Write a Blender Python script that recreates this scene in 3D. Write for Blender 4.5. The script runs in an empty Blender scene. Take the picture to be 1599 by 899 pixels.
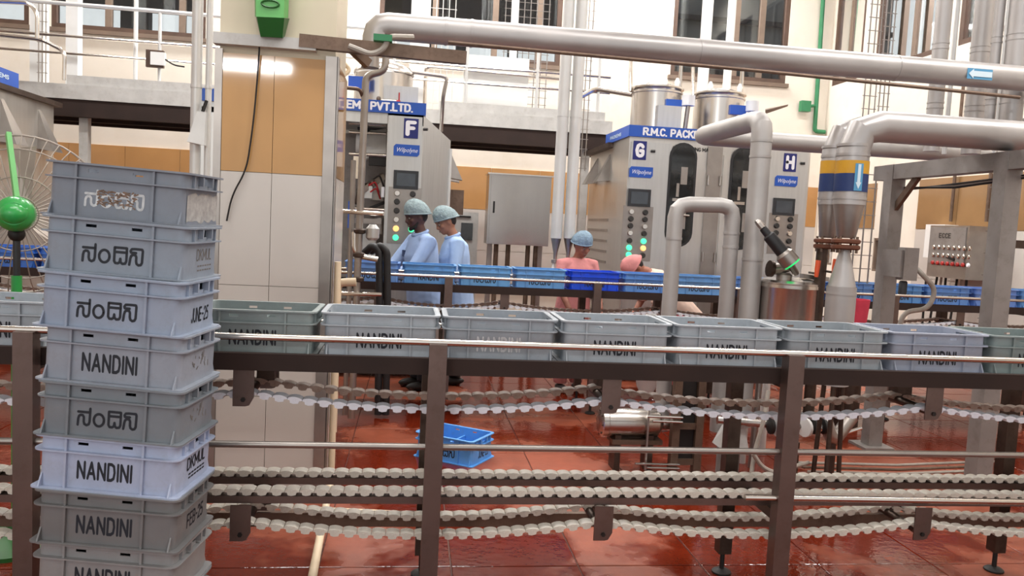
import bpy, math, random
from mathutils import Vector, Matrix
random.seed(7)
SC = bpy.context.scene
COL = SC.collection
PI = math.pi
# ------------------------------------------------------------------ camera
FPX, CX, CY = 1225.0, 799.5, 449.5
RT = Vector((0.99083, -0.12555, 0.05044)).normalized()      # camera right in the world
FW = Vector((0.12922, 0.98840, -0.07964)).normalized()      # camera forward
FW = (FW - RT * FW.dot(RT)).normalized()
DN = FW.cross(RT).normalized()
if DN.z > 0: DN = -DN
CAM = Vector((0, 0, 1.58))
cd = bpy.data.cameras.new('camera'); cam = bpy.data.objects.new('camera', cd); COL.objects.link(cam)
up, bk = -DN, -FW
cam.matrix_world = Matrix(((RT.x, up.x, bk.x, CAM.x), (RT.y, up.y, bk.y, CAM.y), (RT.z, up.z, bk.z, CAM.z), (0, 0, 0, 1)))
cd.sensor_width = 36; cd.lens = 36 * FPX / 1599; cd.clip_start = .05; cd.clip_end = 100
SC.camera = cam
def ray(px, py): return RT * ((px - CX) / FPX) + DN * ((py - CY) / FPX) + FW
def at(px, py, y): d = ray(px, py); return CAM + d * (y / d.y)
def atz(px, py, z): d = ray(px, py); return CAM + d * ((z - CAM.z) / d.z)
def atx(px, py, x): d = ray(px, py); return CAM + d * (x / d.x)
# ------------------------------------------------------------------ world, lamps, exposure
SC.view_settings.view_transform = 'Standard'; SC.view_settings.look = 'None'
SC.view_settings.gamma = 1; SC.view_settings.use_curve_mapping = False
SC.view_settings.exposure = 0.0
W = bpy.data.worlds.new('world'); SC.world = W; W.use_nodes = True
W.node_tree.nodes['Background'].inputs[0].default_value = (1.0, .995, .99, 1)
W.node_tree.nodes['Background'].inputs[1].default_value = 1.0
def area(name, loc, sx, sy, power, rot=(0, 0, 0), col=(1, .985, .965)):
    l = bpy.data.lights.new(name, 'AREA'); l.shape = 'RECTANGLE'; l.size = sx; l.size_y = sy; l.energy = power; l.color = col
    o = bpy.data.objects.new(name, l); o.location = loc; o.rotation_euler = rot; COL.objects.link(o); return o
for i, (x, y, p) in enumerate([(-4.5, 11.75, 190), (-.2, 11.75, 350), (3.6, 11.6, 225), (5.2, 8.3, 215), (-3.6, 7.6, 130), (.4, 7.6, 200), (-1.8, 1.9, 75), (2.4, 1.9, 105), (5.4, 3.0, 220), (-.4, 3.3, 110)]):
    area('ceiling_and_fill_lamp', (x, y, 6.75), 2.6, .35, p)  # unseen overhead lamps; the last is fill added for the pillar and crates
area('batten_lamp', (-3.02, -4.7, 4.0), 1.25, .13, 60, (math.radians(70), 0, 0))
area('batten_lamp', (-2.35, -4.7, 4.0), .45, .13, 22, (math.radians(70), 0, 0))
# ------------------------------------------------------------------ materials
def lin(c):
    out = []
    for v in c[:3]:
        v = v / 255.0
        out.append(v / 12.92 if v <= .04045 else ((v + .055) / 1.055) ** 2.4)
    return (*out, 1)
MATS = {}
def mat(name, col, rough=.5, metal=0., var=.12, scale=6., bump=0., bscale=40., objcol=False, stretch=None, emit=0., spec=.5, coat=0., dirt=None, dirtamt=.5, trans=0., alpha=1., roughvar=0.):
    m = bpy.data.materials.new(name); m.use_nodes = True; MATS[name] = m
    nt = m.node_tree; N = nt.nodes; L = nt.links; b = N['Principled BSDF']
    tc = N.new('ShaderNodeTexCoord'); mp = N.new('ShaderNodeMapping'); L.new(tc.outputs['Object'], mp.inputs[0])
    if stretch: mp.inputs['Scale'].default_value = stretch
    nz = N.new('ShaderNodeTexNoise'); nz.inputs['Scale'].default_value = scale; nz.inputs['Detail'].default_value = 4
    L.new(mp.outputs[0], nz.inputs['Vector'])
    rp = N.new('ShaderNodeMapRange'); rp.inputs[1].default_value = .3; rp.inputs[2].default_value = .7
    rp.inputs[3].default_value = 1 - var; rp.inputs[4].default_value = 1 + var * .6
    L.new(nz.outputs['Fac'], rp.inputs[0])
    mx = N.new('ShaderNodeVectorMath'); mx.operation = 'SCALE'
    if objcol:
        oi = N.new('ShaderNodeObjectInfo'); L.new(oi.outputs['Color'], mx.inputs[0])
    else: mx.inputs[0].default_value = lin(col)[:3]
    L.new(rp.outputs[0], mx.inputs['Scale'])
    src = mx.outputs[0]
    if dirt:
        n2 = N.new('ShaderNodeTexNoise'); n2.inputs['Scale'].default_value = scale * 2.3; n2.inputs['Detail'].default_value = 8; n2.inputs['Roughness'].default_value = .7
        L.new(mp.outputs[0], n2.inputs['Vector'])
        r2 = N.new('ShaderNodeMapRange'); r2.inputs[1].default_value = .5; r2.inputs[2].default_value = .72; r2.inputs[4].default_value = dirtamt
        L.new(n2.outputs['Fac'], r2.inputs[0])
        mm = N.new('ShaderNodeMix'); mm.data_type = 'RGBA'; L.new(r2.outputs[0], mm.inputs[0]); L.new(src, mm.inputs[6]); mm.inputs[7].default_value = lin(dirt)
        src = mm.outputs[2]
    L.new(src, b.inputs['Base Color'])
    b.inputs['Roughness'].default_value = rough; b.inputs['Metallic'].default_value = metal
    if roughvar:
        r3 = N.new('ShaderNodeMapRange'); r3.inputs[1].default_value = .3; r3.inputs[2].default_value = .7
        r3.inputs[3].default_value = max(.02, rough - roughvar); r3.inputs[4].default_value = rough + roughvar
        L.new(nz.outputs['Fac'], r3.inputs[0]); L.new(r3.outputs[0], b.inputs['Roughness'])
    b.inputs['Specular IOR Level'].default_value = spec; b.inputs['Coat Weight'].default_value = coat
    b.inputs['Transmission Weight'].default_value = trans; b.inputs['Alpha'].default_value = alpha
    if bump:
        n3 = N.new('ShaderNodeTexNoise'); n3.inputs['Scale'].default_value = bscale; n3.inputs['Detail'].default_value = 5
        L.new(mp.outputs[0], n3.inputs['Vector'])
        bp = N.new('ShaderNodeBump'); bp.inputs['Strength'].default_value = bump; bp.inputs['Distance'].default_value = .02
        L.new(n3.outputs['Fac'], bp.inputs['Height']); L.new(bp.outputs[0], b.inputs['Normal'])
    if emit:
        b.inputs['Emission Color'].default_value = lin(col); b.inputs['Emission Strength'].default_value = emit
    return m
mat('plastic', (150, 155, 162), .42, objcol=True, var=.10, scale=9, bump=.05, bscale=30, dirt=(120, 112, 100), dirtamt=.22)
mat('ink', (28, 34, 44), .6, var=.3, scale=40)
mat('ink_white', (205, 208, 210), .6, var=.2, scale=60)
mat('ink_brown', (132, 108, 92), .7, var=.35, scale=50)
mat('ink_faint', (120, 116, 112), .7, var=.3, scale=50)
mat('scuff', (168, 165, 162), .8, var=.25, scale=45, dirt=(138, 138, 140), dirtamt=.7)
mat('steel', (206, 200, 194), .26, 1., var=.03, scale=2, stretch=(5, 5, .4))
mat('steel_cabinet', (172, 167, 162), .24, .95, var=.03, scale=2, stretch=(5, 5, .4))
mat('steel_post', (116, 100, 94), .42, .85, var=.10, scale=7, dirt=(86, 70, 60), dirtamt=.35)
mat('steel_rail', (215, 208, 200), .2, 1., var=.08, scale=5)
mat('steel_dark', (84, 70, 62), .45, .8, var=.25, scale=9, dirt=(50, 36, 28), dirtamt=.5)
mat('steel_machine', (206, 203, 198), .34, .85, var=.07, scale=2, stretch=(9, 9, .5), roughvar=.06)
mat('steel_panel', (198, 198, 196), .4, .7, var=.06, scale=4, stretch=(8, 8, .6))
mat('steel_mid', (165, 158, 152), .38, .9, var=.14, scale=6)
mat('gantry_grey', (138, 132, 128), .5, .25, var=.12, scale=5, dirt=(88, 76, 66), dirtamt=.35)
mat('cladding', (174, 170, 168), .42, .5, var=.10, scale=3, bump=.06, bscale=9, roughvar=.08)
mat('cladding_dull', (172, 168, 165), .5, .4, var=.12, scale=4, bump=.05, bscale=9)
mat('white_paint', (232, 232, 230), .45, var=.05, scale=4)
mat('white_pipe', (212, 212, 210), .4, .25, var=.07, scale=4)
mat('light_grey', (196, 194, 190), .6, var=.12, scale=6, dirt=(150, 142, 132), dirtamt=.35)
mat('brown_steel', (112, 92, 78), .5, .5, var=.22, scale=8, dirt=(70, 50, 38), dirtamt=.5)
mat('rust', (104, 62, 44), .6, .3, var=.35, scale=14)
mat('dark', (24, 20, 18), .6, var=.3, scale=6)
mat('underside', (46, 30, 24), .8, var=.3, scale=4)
mat('rubber', (34, 34, 36), .5, var=.2, scale=12)
mat('chain_white', (214, 208, 196), .5, objcol=False, var=.14, scale=30, dirt=(150, 128, 108), dirtamt=.4)
mat('chain_blue', (230, 232, 240), .5, var=.10, scale=30, dirt=(168, 156, 150), dirtamt=.3)
mat('chain_brown', (160, 138, 124), .6, var=.2, scale=30, dirt=(110, 86, 70), dirtamt=.5)
mat('cream', (224, 215, 202), .8, var=.04, scale=1.5, dirt=(208, 194, 172), dirtamt=.3)
mat('pillar_cream', (208, 197, 174), .7, var=.06, scale=2)
mat('tan_tile', (190, 146, 94), .05, var=.10, scale=1.6, spec=.5)
mat('beige_tile', (198, 191, 184), .22, var=.05, scale=2, spec=.4)
mat('grout', (150, 128, 100), .9)
mat('frame_brown', (82, 60, 48), .5, var=.2, scale=8)
mat('frame_tan', (116, 98, 84), .5, var=.1, scale=8)
mat('floor_grout', (78, 40, 28), .6, var=.2, scale=3)
mat('ceiling_white', (225, 222, 215), .9)
mat('pvc', (226, 206, 176), .45, var=.08, scale=5)
mat('green', (40, 150, 68), .3, var=.08, scale=5, coat=.3)
mat('green_dark', (22, 88, 24), .4, var=.15, scale=5)
mat('green_light', (98, 176, 96), .45, var=.1, scale=5)
mat('green_paint', (44, 120, 78), .5, var=.12, scale=6)
mat('cage_wire', (170, 160, 150), .4, .5)
mat('sign_blue', (34, 84, 178), .35, var=.08, scale=3)
mat('sign_navy', (20, 30, 110), .4, var=.1, scale=5)
mat('sign_white', (240, 240, 245), .5, var=.03)
mat('band_blue', (28, 52, 104), .5, var=.1, scale=8)
mat('band_yellow', (200, 150, 38), .5, var=.1, scale=8)
mat('arrow_blue', (84, 150, 190), .4, var=.05)
mat('arrow_white', (206, 224, 234), .4, var=.03)
mat('screen', (70, 76, 82), .2, var=.15, scale=8)
mat('screen_frame', (44, 46, 50), .4)
mat('button_dark', (50, 48, 46), .4)
mat('button_red', (170, 40, 36), .4)
mat('lamp_green', (70, 235, 160), .4, emit=1.6)
mat('lamp_amber', (255, 190, 120), .4, emit=1.2)
mat('lamp_red', (255, 60, 60), .4, emit=1.5)
mat('lamp_glow', (30, 215, 110), .3, emit=1.0)
mat('orange', (214, 84, 44), .4, var=.1)
mat('red_handle', (176, 30, 34), .35)
mat('window_glass', (222, 230, 232), .02, var=.03, trans=1., spec=.6)
mat('oval_glass', (34, 36, 36), .08, var=.3, scale=9, spec=.6)
mat('outside_grey', (96, 98, 100), .9, var=.25, scale=1.2)
mat('outside_dark', (44, 44, 48), .9, var=.2, scale=2)
mat('conduit', (158, 150, 140), .5, var=.15, scale=20)
mat('skin_dark', (84, 54, 46), .5, var=.08)
mat('skin_mid', (150, 102, 78), .5, var=.08)
mat('skin_warm', (160, 104, 84), .5, var=.08)
mat('hair', (22, 18, 17), .6, var=.2)
mat('eye_white', (160, 150, 142), .3)
mat('shirt_blue', (158, 182, 222), .8, var=.08, scale=7, bump=.5, bscale=9)
mat('shirt_blue_b', (164, 190, 228), .8, var=.08, scale=7, bump=.5, bscale=9)
mat('pocket_navy', (60, 78, 120), .8)
mat('trouser', (30, 32, 40), .8, var=.15)
mat('pink_cloth', (214, 140, 138), .85, var=.12, scale=8, bump=.6, bscale=10)
mat('cream_cloth', (226, 196, 180), .85, var=.15, scale=8, bump=.4, bscale=10)
mat('red_cloth', (206, 62, 84), .85, var=.15, scale=8, bump=.4, bscale=10)
mat('hairnet', (138, 156, 160), .75, var=.22, scale=26, bump=.6, bscale=45)
mat('hairnet_blue', (136, 160, 178), .75, var=.2, scale=26, bump=.6, bscale=45)
mat('shoe', (40, 36, 34), .5)
def wetfloor():
    m = bpy.data.materials.new('floor_tile'); m.use_nodes = True; MATS['floor_tile'] = m
    nt = m.node_tree; N = nt.nodes; L = nt.links; b = N['Principled BSDF']
    g = N.new('ShaderNodeNewGeometry')
    def noise(s, d, r=.55):
        n = N.new('ShaderNodeTexNoise'); n.inputs['Scale'].default_value = s; n.inputs['Detail'].default_value = d; n.inputs['Roughness'].default_value = r
        L.new(g.outputs['Position'], n.inputs['Vector']); return n
    n1 = noise(.75, 5, .6); n2 = noise(7, 6); n3 = noise(26, 3)
    wet = N.new('ShaderNodeMapRange'); wet.inputs[1].default_value = .44; wet.inputs[2].default_value = .50
    L.new(n1.outputs['Fac'], wet.inputs[0])
    c = N.new('ShaderNodeMix'); c.data_type = 'RGBA'; c.inputs[6].default_value = lin((140, 72, 50)); c.inputs[7].default_value = lin((100, 31, 13))
    L.new(wet.outputs[0], c.inputs[0])
    v = N.new('ShaderNodeMapRange'); v.inputs[1].default_value = .3; v.inputs[2].default_value = .7; v.inputs[3].default_value = .82; v.inputs[4].default_value = 1.14
    L.new(n2.outputs['Fac'], v.inputs[0])
    oi = N.new('ShaderNodeObjectInfo'); ov = N.new('ShaderNodeMapRange'); ov.inputs[3].default_value = .9; ov.inputs[4].default_value = 1.08; L.new(oi.outputs['Random'], ov.inputs[0])
    mu = N.new('ShaderNodeMath'); mu.operation = 'MULTIPLY'; L.new(v.outputs[0], mu.inputs[0]); L.new(ov.outputs[0], mu.inputs[1])
    s = N.new('ShaderNodeVectorMath'); s.operation = 'SCALE'; L.new(c.outputs[2], s.inputs[0]); L.new(mu.outputs[0], s.inputs['Scale'])
    L.new(s.outputs[0], b.inputs['Base Color'])
    r = N.new('ShaderNodeMapRange'); b.inputs['Specular IOR Level'].default_value = .3; r.inputs[3].default_value = .4; r.inputs[4].default_value = .07; L.new(wet.outputs[0], r.inputs[0]); L.new(r.outputs[0], b.inputs['Roughness'])
    bp = N.new('ShaderNodeBump'); bp.inputs['Strength'].default_value = .12; bp.inputs['Distance'].default_value = .01
    ad = N.new('ShaderNodeMath'); L.new(wet.outputs[0], ad.inputs[0]); L.new(n3.outputs['Fac'], ad.inputs[1]); L.new(ad.outputs[0], bp.inputs['Height']); L.new(bp.outputs[0], b.inputs['Normal'])
wetfloor()
# ------------------------------------------------------------------ mesh helpers
ORG = {}
def frame(d):
    d = d.normalized(); a = Vector((0, 0, 1)) if abs(d.z) < .9 else Vector((1, 0, 0))
    u = d.cross(a).normalized(); return u, d.cross(u).normalized()
class B:
    def __init__(s): s.v = []; s.f = []
    def add(s, vs, fs):
        n = len(s.v); s.v += [Vector(p) for p in vs]; s.f += [tuple(n + i for i in f) for f in fs]; return s
    def hexa(s, p): return s.add(p, [(0, 3, 2, 1), (4, 5, 6, 7), (0, 1, 5, 4), (1, 2, 6, 5), (2, 3, 7, 6), (3, 0, 4, 7)])
    def box(s, x0, x1, y0, y1, z0, z1):
        return s.hexa([(x0, y0, z0), (x1, y0, z0), (x1, y1, z0), (x0, y1, z0), (x0, y0, z1), (x1, y0, z1), (x1, y1, z1), (x0, y1, z1)])
    def cbox(s, c, sx, sy, sz): return s.box(c[0] - sx / 2, c[0] + sx / 2, c[1] - sy / 2, c[1] + sy / 2, c[2] - sz / 2, c[2] + sz / 2)
    def bar(s, p, q, w, h, upv=(0, 0, 1)):
        p = Vector(p); q = Vector(q); d = (q - p).normalized(); a = Vector(upv)
        if abs(d.dot(a)) > .98: a = Vector((0, 1, 0))
        u = d.cross(a).normalized() * (w / 2); t = u.cross(d).normalized() * (h / 2)
        return s.hexa([p - u - t, p + u - t, p + u + t, p - u + t, q - u - t, q + u - t, q + u + t, q - u + t])
    def tube(s, pts, r, n=10, cap=True):
        pts = [Vector(p) for p in pts]; k = len(pts); rs = r if isinstance(r, (list, tuple)) else [r] * k
        d0 = (pts[1] - pts[0]).normalized(); u, w = frame(d0); rings = []; prev = d0
        for i in range(k):
            if i == 0: d = d0
            elif i == k - 1: d = (pts[i] - pts[i - 1]).normalized()
            else: d = ((pts[i] - pts[i - 1]).normalized() + (pts[i + 1] - pts[i]).normalized()).normalized()
            q = prev.rotation_difference(d); u = q @ u; w = q @ w; prev = d
            rings.append([pts[i] + (u * math.cos(2 * PI * j / n) + w * math.sin(2 * PI * j / n)) * rs[i] for j in range(n)])
        return s.loft(rings, cap)
    def loft(s, rings, cap=True):
        n = len(rings[0]); vs = [p for r in rings for p in r]; fs = []
        for i in range(len(rings) - 1):
            for j in range(n): fs.append((i * n + j, i * n + (j + 1) % n, (i + 1) * n + (j + 1) % n, (i + 1) * n + j))
        if cap: fs += [tuple(reversed(range(n))), tuple(range((len(rings) - 1) * n, len(rings) * n))]
        return s.add(vs, fs)
    def lathe(s, prof, c, n=24, ax=(0, 0, 1), cap=True):
        ax = Vector(ax).normalized(); u, w = frame(ax); c = Vector(c)
        return s.loft([[c + ax * z + (u * math.cos(2 * PI * j / n) + w * math.sin(2 * PI * j / n)) * max(r, .0004) for j in range(n)] for r, z in prof], cap)
    def ball(s, c, rx, ry=None, rz=None, n=14, k=9, rot=None):
        ry = ry or rx; rz = rz or rx; c = Vector(c); rings = []
        for i in range(k + 1):
            a = -PI / 2 + PI * i / k; rr = max(math.cos(a), .01)
            ring = [Vector((rx * rr * math.cos(2 * PI * j / n), ry * rr * math.sin(2 * PI * j / n), rz * math.sin(a))) for j in range(n)]
            rings.append([c + (rot @ p if rot else p) for p in ring])
        return s.loft(rings)
    def prism(s, poly, o, u, v, t):
        o, u, v, t = Vector(o), Vector(u), Vector(v), Vector(t); n = len(poly)
        a = [o + u * x + v * y for x, y in poly]; b = [p + t for p in a]
        return s.add(a + b, [tuple(reversed(range(n))), tuple(range(n, 2 * n))] + [(i, (i + 1) % n, n + (i + 1) % n, n + i) for i in range(n)])
    def mesh(s, name, m, org=Vector((0, 0, 0)), smooth=True, ang=38):
        me = bpy.data.meshes.new(name); me.from_pydata([p - org for p in s.v], [], s.f)
        me.materials.append(MATS[m]); me.update()
        if smooth:
            me.polygons.foreach_set('use_smooth', [True] * len(me.polygons)); me.set_sharp_from_angle(angle=math.radians(ang))
        return me
    def build(s, name, m, parent=None, label=None, cat=None, group=None, kind=None, smooth=True, ang=38):
        if parent is not None: org = ORG[parent]
        else:
            xs = [p.x for p in s.v]; ys = [p.y for p in s.v]
            org = Vector(((min(xs) + max(xs)) / 2, (min(ys) + max(ys)) / 2, min(p.z for p in s.v)))
        o = bpy.data.objects.new(name, s.mesh(name, m, org, smooth, ang)); COL.objects.link(o)
        if parent is not None: o.parent = parent
        else: o.location = org
        ORG[o] = org
        return tag(o, label, cat, group, kind)
def tag(o, label=None, cat=None, group=None, kind=None):
    if label: o['label'] = label
    if cat: o['category'] = cat
    if group: o['group'] = group
    if kind: o['kind'] = kind
    return o
def thing(name, label, cat, loc, group=None):
    o = bpy.data.objects.new(name, None); COL.objects.link(o); o.location = loc; o.empty_display_size = .1
    ORG[o] = Vector(loc); return tag(o, label, cat, group)
def dup(src, parent, loc=(0, 0, 0), rot=None):
    o = src.copy(); COL.objects.link(o); o.parent = parent; o.location = loc
    if rot is not None: o.rotation_euler = rot
    return o
def bend(pts, r, k=6):
    """polyline with its inner corners rounded to radius r"""
    pts = [Vector(p) for p in pts]; out = [pts[0]]
    for i in range(1, len(pts) - 1):
        a, b, c = pts[i - 1], pts[i], pts[i + 1]; d1 = (a - b).normalized(); d2 = (c - b).normalized()
        t = min(r, (a - b).length * .48, (c - b).length * .48); p, q = b + d1 * t, b + d2 * t
        for j in range(k + 1):
            w = j / k; out.append(p * (1 - w) ** 2 + b * 2 * w * (1 - w) + q * w * w)
    return out + [pts[-1]]
# ------------------------------------------------------------------ stroke lettering
def arc(cx, cy, rx, ry, a0, a1, n=8): return [(cx + rx * math.cos(math.radians(a0 + (a1 - a0) * i / n)), cy + ry * math.sin(math.radians(a0 + (a1 - a0) * i / n))) for i in range(n + 1)]
GL = {  # width, strokes; cap height 1
 'N': (.62, [[(0, 0), (0, 1), (.62, 0), (.62, 1)]]), 'A': (.66, [[(0, 0), (.33, 1), (.66, 0)], [(.12, .32), (.54, .32)]]),
 'D': (.6, [[(0, 0), (0, 1), (.3, 1), (.52, .88), (.6, .5), (.52, .12), (.3, 0), (0, 0)]]), 'I': (0, [[(0, 0), (0, 1)]]),
 'R': (.58, [[(0, 0), (0, 1), (.4, 1), (.56, .88), (.56, .62), (.4, .5), (0, .5)], [(.32, .5), (.58, 0)]]), 'M': (.76, [[(0, 0), (0, 1), (.38, .3), (.76, 1), (.76, 0)]]),
 'C': (.56, [[(.56, .82), (.44, .97), (.28, 1), (.1, .9), (0, .5), (.1, .1), (.28, 0), (.44, .03), (.56, .18)]]), 'P': (.54, [[(0, 0), (0, 1), (.38, 1), (.54, .88), (.54, .58), (.38, .46), (0, .46)]]),
 'K': (.58, [[(0, 0), (0, 1)], [(.56, 1), (0, .42)], [(.2, .6), (.58, 0)]]), 'E': (.5, [[(.5, 1), (0, 1), (0, 0), (.5, 0)], [(0, .52), (.42, .52)]]),
 'S': (.5, [[(.5, .84), (.4, .98), (.14, .99), (.02, .84), (.04, .62), (.25, .52), (.46, .42), (.5, .2), (.38, .02), (.1, .01), (0, .16)]]), 'V': (.62, [[(0, 1), (.31, 0), (.62, 1)]]),
 'T': (.56, [[(0, 1), (.56, 1)], [(.28, 1), (.28, 0)]]), 'L': (.46, [[(0, 1), (0, 0), (.46, 0)]]), 'F': (.48, [[(0, 0), (0, 1), (.48, 1)], [(0, .52), (.4, .52)]]),
 'G': (.58, [[(.56, .82), (.44, .97), (.28, 1), (.1, .9), (0, .5), (.1, .1), (.28, 0), (.48, .04), (.58, .18), (.58, .46), (.34, .46)]]), 'H': (.6, [[(0, 0), (0, 1)], [(.6, 0), (.6, 1)], [(0, .52), (.6, .52)]]),
 'J': (.4, [[(.4, 1), (.4, .2), (.28, .01), (.1, .02), (0, .2)]]), 'U': (.58, [[(0, 1), (0, .24), (.14, .02), (.44, .02), (.58, .24), (.58, 1)]]), 'B': (.54, [[(0, 0), (0, 1), (.38, 1), (.5, .88), (.5, .64), (.36, .52), (0, .52)], [(.36, .52), (.54, .4), (.54, .12), (.4, 0), (0, 0)]]),
 'O': (.62, [arc(.31, .5, .31, .5, 0, 360, 14)]), 'Y': (.56, [[(0, 1), (.28, .5), (.56, 1)], [(.28, .5), (.28, 0)]]),
 '2': (.5, [[(0, .8), (.12, .98), (.36, .98), (.5, .8), (.46, .55), (0, 0), (.5, 0)]]), '5': (.5, [[(.48, 1), (.06, 1), (.02, .56), (.3, .6), (.5, .44), (.48, .14), (.3, 0), (0, .06)]]),
 '0': (.5, [arc(.25, .5, .25, .5, 0, 360, 12)]), '-': (.3, [[(0, .48), (.3, .48)]]), '.': (.02, [[(0, 0), (.02, 0)]]), ' ': (.2, []),
}
KAN = [[(10, 262), (240, 262)], [(255, 335), (252, 90), (236, 32), (190, 10), (146, 32), (130, 80), (130, 165), (106, 200), (62, 202), (30, 180), (16, 130), (10, 8)],
       arc(440, 128, 104, 118, 0, 360, 20),
       [(640, 312), (884, 312), (884, 62), (862, 20), (808, 12), (772, 40), (762, 105), (752, 40), (716, 15), (664, 18), (640, 55), (640, 312)], [(640, 228), (884, 228)],
       [(1070, 240), (972, 238), (958, 268), (984, 306), (1040, 312), (1190, 312), (1204, 282), (1198, 62), (1176, 20), (1132, 10), (1092, 35), (1080, 80), (1080, 160), (1060, 196), (1012, 202), (976, 178), (960, 120), (946, 8)]]
def strokes_of(text, gap=.24):
    x = 0; out = []
    for ch in text:
        w, st = GL[ch]
        for s in st: out.append([(x + a, b) for a, b in s])
        x += w + gap
    return out, x - gap
def ribbon(b, strokes, o, u, v, th, skew=0.):
    """flat lettering lying on the plane o + u*x + v*y; th = stroke width in the same units as the strokes"""
    o, u, v = Vector(o), Vector(u), Vector(v)
    nz_ = u.cross(v).normalized() * .00012; q_ = [0]
    P = lambda x, y: o + u * (x + skew * y) + v * y + nz_ * (q_[0] % 4)
    for s in strokes:
        for i, (x, y) in enumerate(s):
            q_[0] += 1
            b.add([P(x + th / 2 * math.cos(PI / 4 * j + PI / 8), y + th / 2 * math.sin(PI / 4 * j + PI / 8)) for j in range(8)], [tuple(range(8))])
            if i:
                x0, y0 = s[i - 1]; dx, dy = x - x0, y - y0; l = math.hypot(dx, dy) or 1; nx, ny = -dy / l * th / 2, dx / l * th / 2; q_[0] += 1
                b.add([P(x0 - nx, y0 - ny), P(x - nx, y - ny), P(x + nx, y + ny), P(x0 + nx, y0 + ny)], [(0, 1, 2, 3)])
    return b
def write(b, text, c, u, v, h, width=None, th=.2, gap=.24, skew=0.):
    """text centred on c, cap height h (u, v unit vectors)"""
    st, w = strokes_of(text, gap); kx = (width / w) if width else h
    c, u, v = Vector(c), Vector(u), Vector(v)
    return ribbon(b, st, c - u * (w * kx / 2) - v * (h / 2), u * kx, v * h, th, skew)
# ================================================================== THE SETTING
YB, XR, XL, ZC = 12.4, 6.7, -9.0, 7.0
fl = B().box(XL, XR + .2, -3, YB + .2, -.12, -.006).build('floor', 'floor_grout', kind='structure')
T = .6
tile_me = None
def floor_tile(i, j):
    global tile_me
    if tile_me is None:
        h = T / 2 - .003; c = h - .003
        b = B().loft([[(-h, -h, -.012), (h, -h, -.012), (h, h, -.012), (-h, h, -.012)], [(-h, -h, -.002), (h, -h, -.002), (h, h, -.002), (-h, h, -.002)], [(-c, -c, 0), (c, -c, 0), (c, c, 0), (-c, c, 0)]])
        tile_me = b.mesh('tile', 'floor_tile', smooth=False)
    o = bpy.data.objects.new('tile', tile_me); COL.objects.link(o); o.parent = fl
    o.location = Vector((.24 + T * (i + .5), 3.50 + T * (j + .5), random.uniform(-.0006, .0006))) - ORG[fl]
for j in range(-1, 9):
    for i in range(-6 if j < 3 else -9, 9 if j < 5 else 11): floor_tile(i, j)
rest = B()
for j in range(-11, 15):
    for i in range(-16, 11):
        if -1 <= j < 9 and (-6 if j < 3 else -9) <= i < (9 if j < 5 else 11): continue
        x, y = .24 + T * i, 3.5 + T * j
        if y + T > YB: continue
        rest.box(x + .003, x + T - .003, y + .003, y + T - .003, -.012, 0)
rest.build('tile', 'floor_tile', fl, kind='stuff', smooth=False)
B().box(XL - .2, XR + .2, -3, YB + .2, ZC, ZC + .15).build('ceiling', 'ceiling_white', kind='structure')
# back wall with window openings (x0, x1), sill at SILL
SILL, HEAD = 4.10, 6.1
BW = [(-7.4, -5.60), (-5.30, -3.15), (-.62, 2.2), (4.0, 5.95)]
wb = B(); wb.box(XL, XR + .2, YB, YB + .2, 0, SILL); wb.box(XL, XR + .2, YB, YB + .2, HEAD, ZC)
xs = [XL] + [v for w in BW for v in w] + [XR + .2]
for a, b_ in zip(xs[0::2], xs[1::2]): wb.box(a, b_, YB, YB + .2, SILL, HEAD)
wall_back = wb.build('wall_back', 'cream', kind='structure', smooth=False)
# right wall with windows and two narrow daylight slots
RW = [(11.45, 12.3, SILL, HEAD), (9.62, 11.1, SILL, HEAD), (7.4, 9.3, SILL, HEAD), (10.52, 10.74, 1.18, 1.66), (11.85, 12.32, 1.2, 1.62)]
wr = B()
ys = sorted({-3.0, YB} | {v for w in RW for v in w[:2]})
for a, b_ in zip(ys, ys[1:]):
    m_ = (a + b_) / 2; zz = [0]
    for w in sorted((w for w in RW if w[0] < m_ < w[1]), key=lambda w: w[2]): zz += [w[2], w[3]]
    zz.append(ZC)
    for z0, z1 in zip(zz[0::2], zz[1::2]): wr.box(XR, XR + .2, a, b_, z0, z1)
wall_right = wr.build('wall_right', 'cream', kind='structure', smooth=False)
B().box(XL - .2, XL, -3, YB + .2, 0, ZC).build('wall_left', 'cream', kind='structure')
# windows
def window(n, p0, p1, z0, z1, cuts, slim=False):
    """frame lying between p0 and p1 (xy) with brown bars at the given fractions"""
    p0, p1 = Vector((*p0, 0)), Vector((*p1, 0)); d = (p1 - p0); L = d.length; d.normalize(); nrm = Vector((0, 0, 1)).cross(d)
    t = .03 if slim else .07
    b = B(); U = Vector((0, 0, 1))
    b.bar(p0 + U * (z0 + t / 2), p1 + U * (z0 + t / 2), .1, t); b.bar(p0 + U * (z1 - t / 2), p1 + U * (z1 - t / 2), .1, t)
    for q in (p0 + d * t / 2, p1 - d * t / 2): b.bar(q + U * (z0 + t), q + U * (z1 - t), .1, t, d)
    w = b.build('window_%d' % n, 'frame_brown' if not slim else 'frame_tan', kind='structure', smooth=False)
    fr = [0] + cuts + [1]
    for c in cuts:
        q = p0 + d * L * c; B().bar(q + U * (z0 + t), q + U * (z1 - t), .07, .09, d).build('mullion', 'frame_tan', w, smooth=False)
    for a, c in zip(fr, fr[1:]):
        q0, q1 = p0 + d * (L * a + .04), p0 + d * (L * c - .04)
        B().bar(q0 + U * ((z0 + z1) / 2) + nrm * .01, q1 + U * ((z0 + z1) / 2) + nrm * .01, .012, z1 - z0 - 2 * t + .02).build('pane', 'window_glass', w, smooth=False)
    return w
window(1, (BW[0][0], YB + .06), (BW[0][1], YB + .06), SILL, HEAD, [.5])
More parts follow.
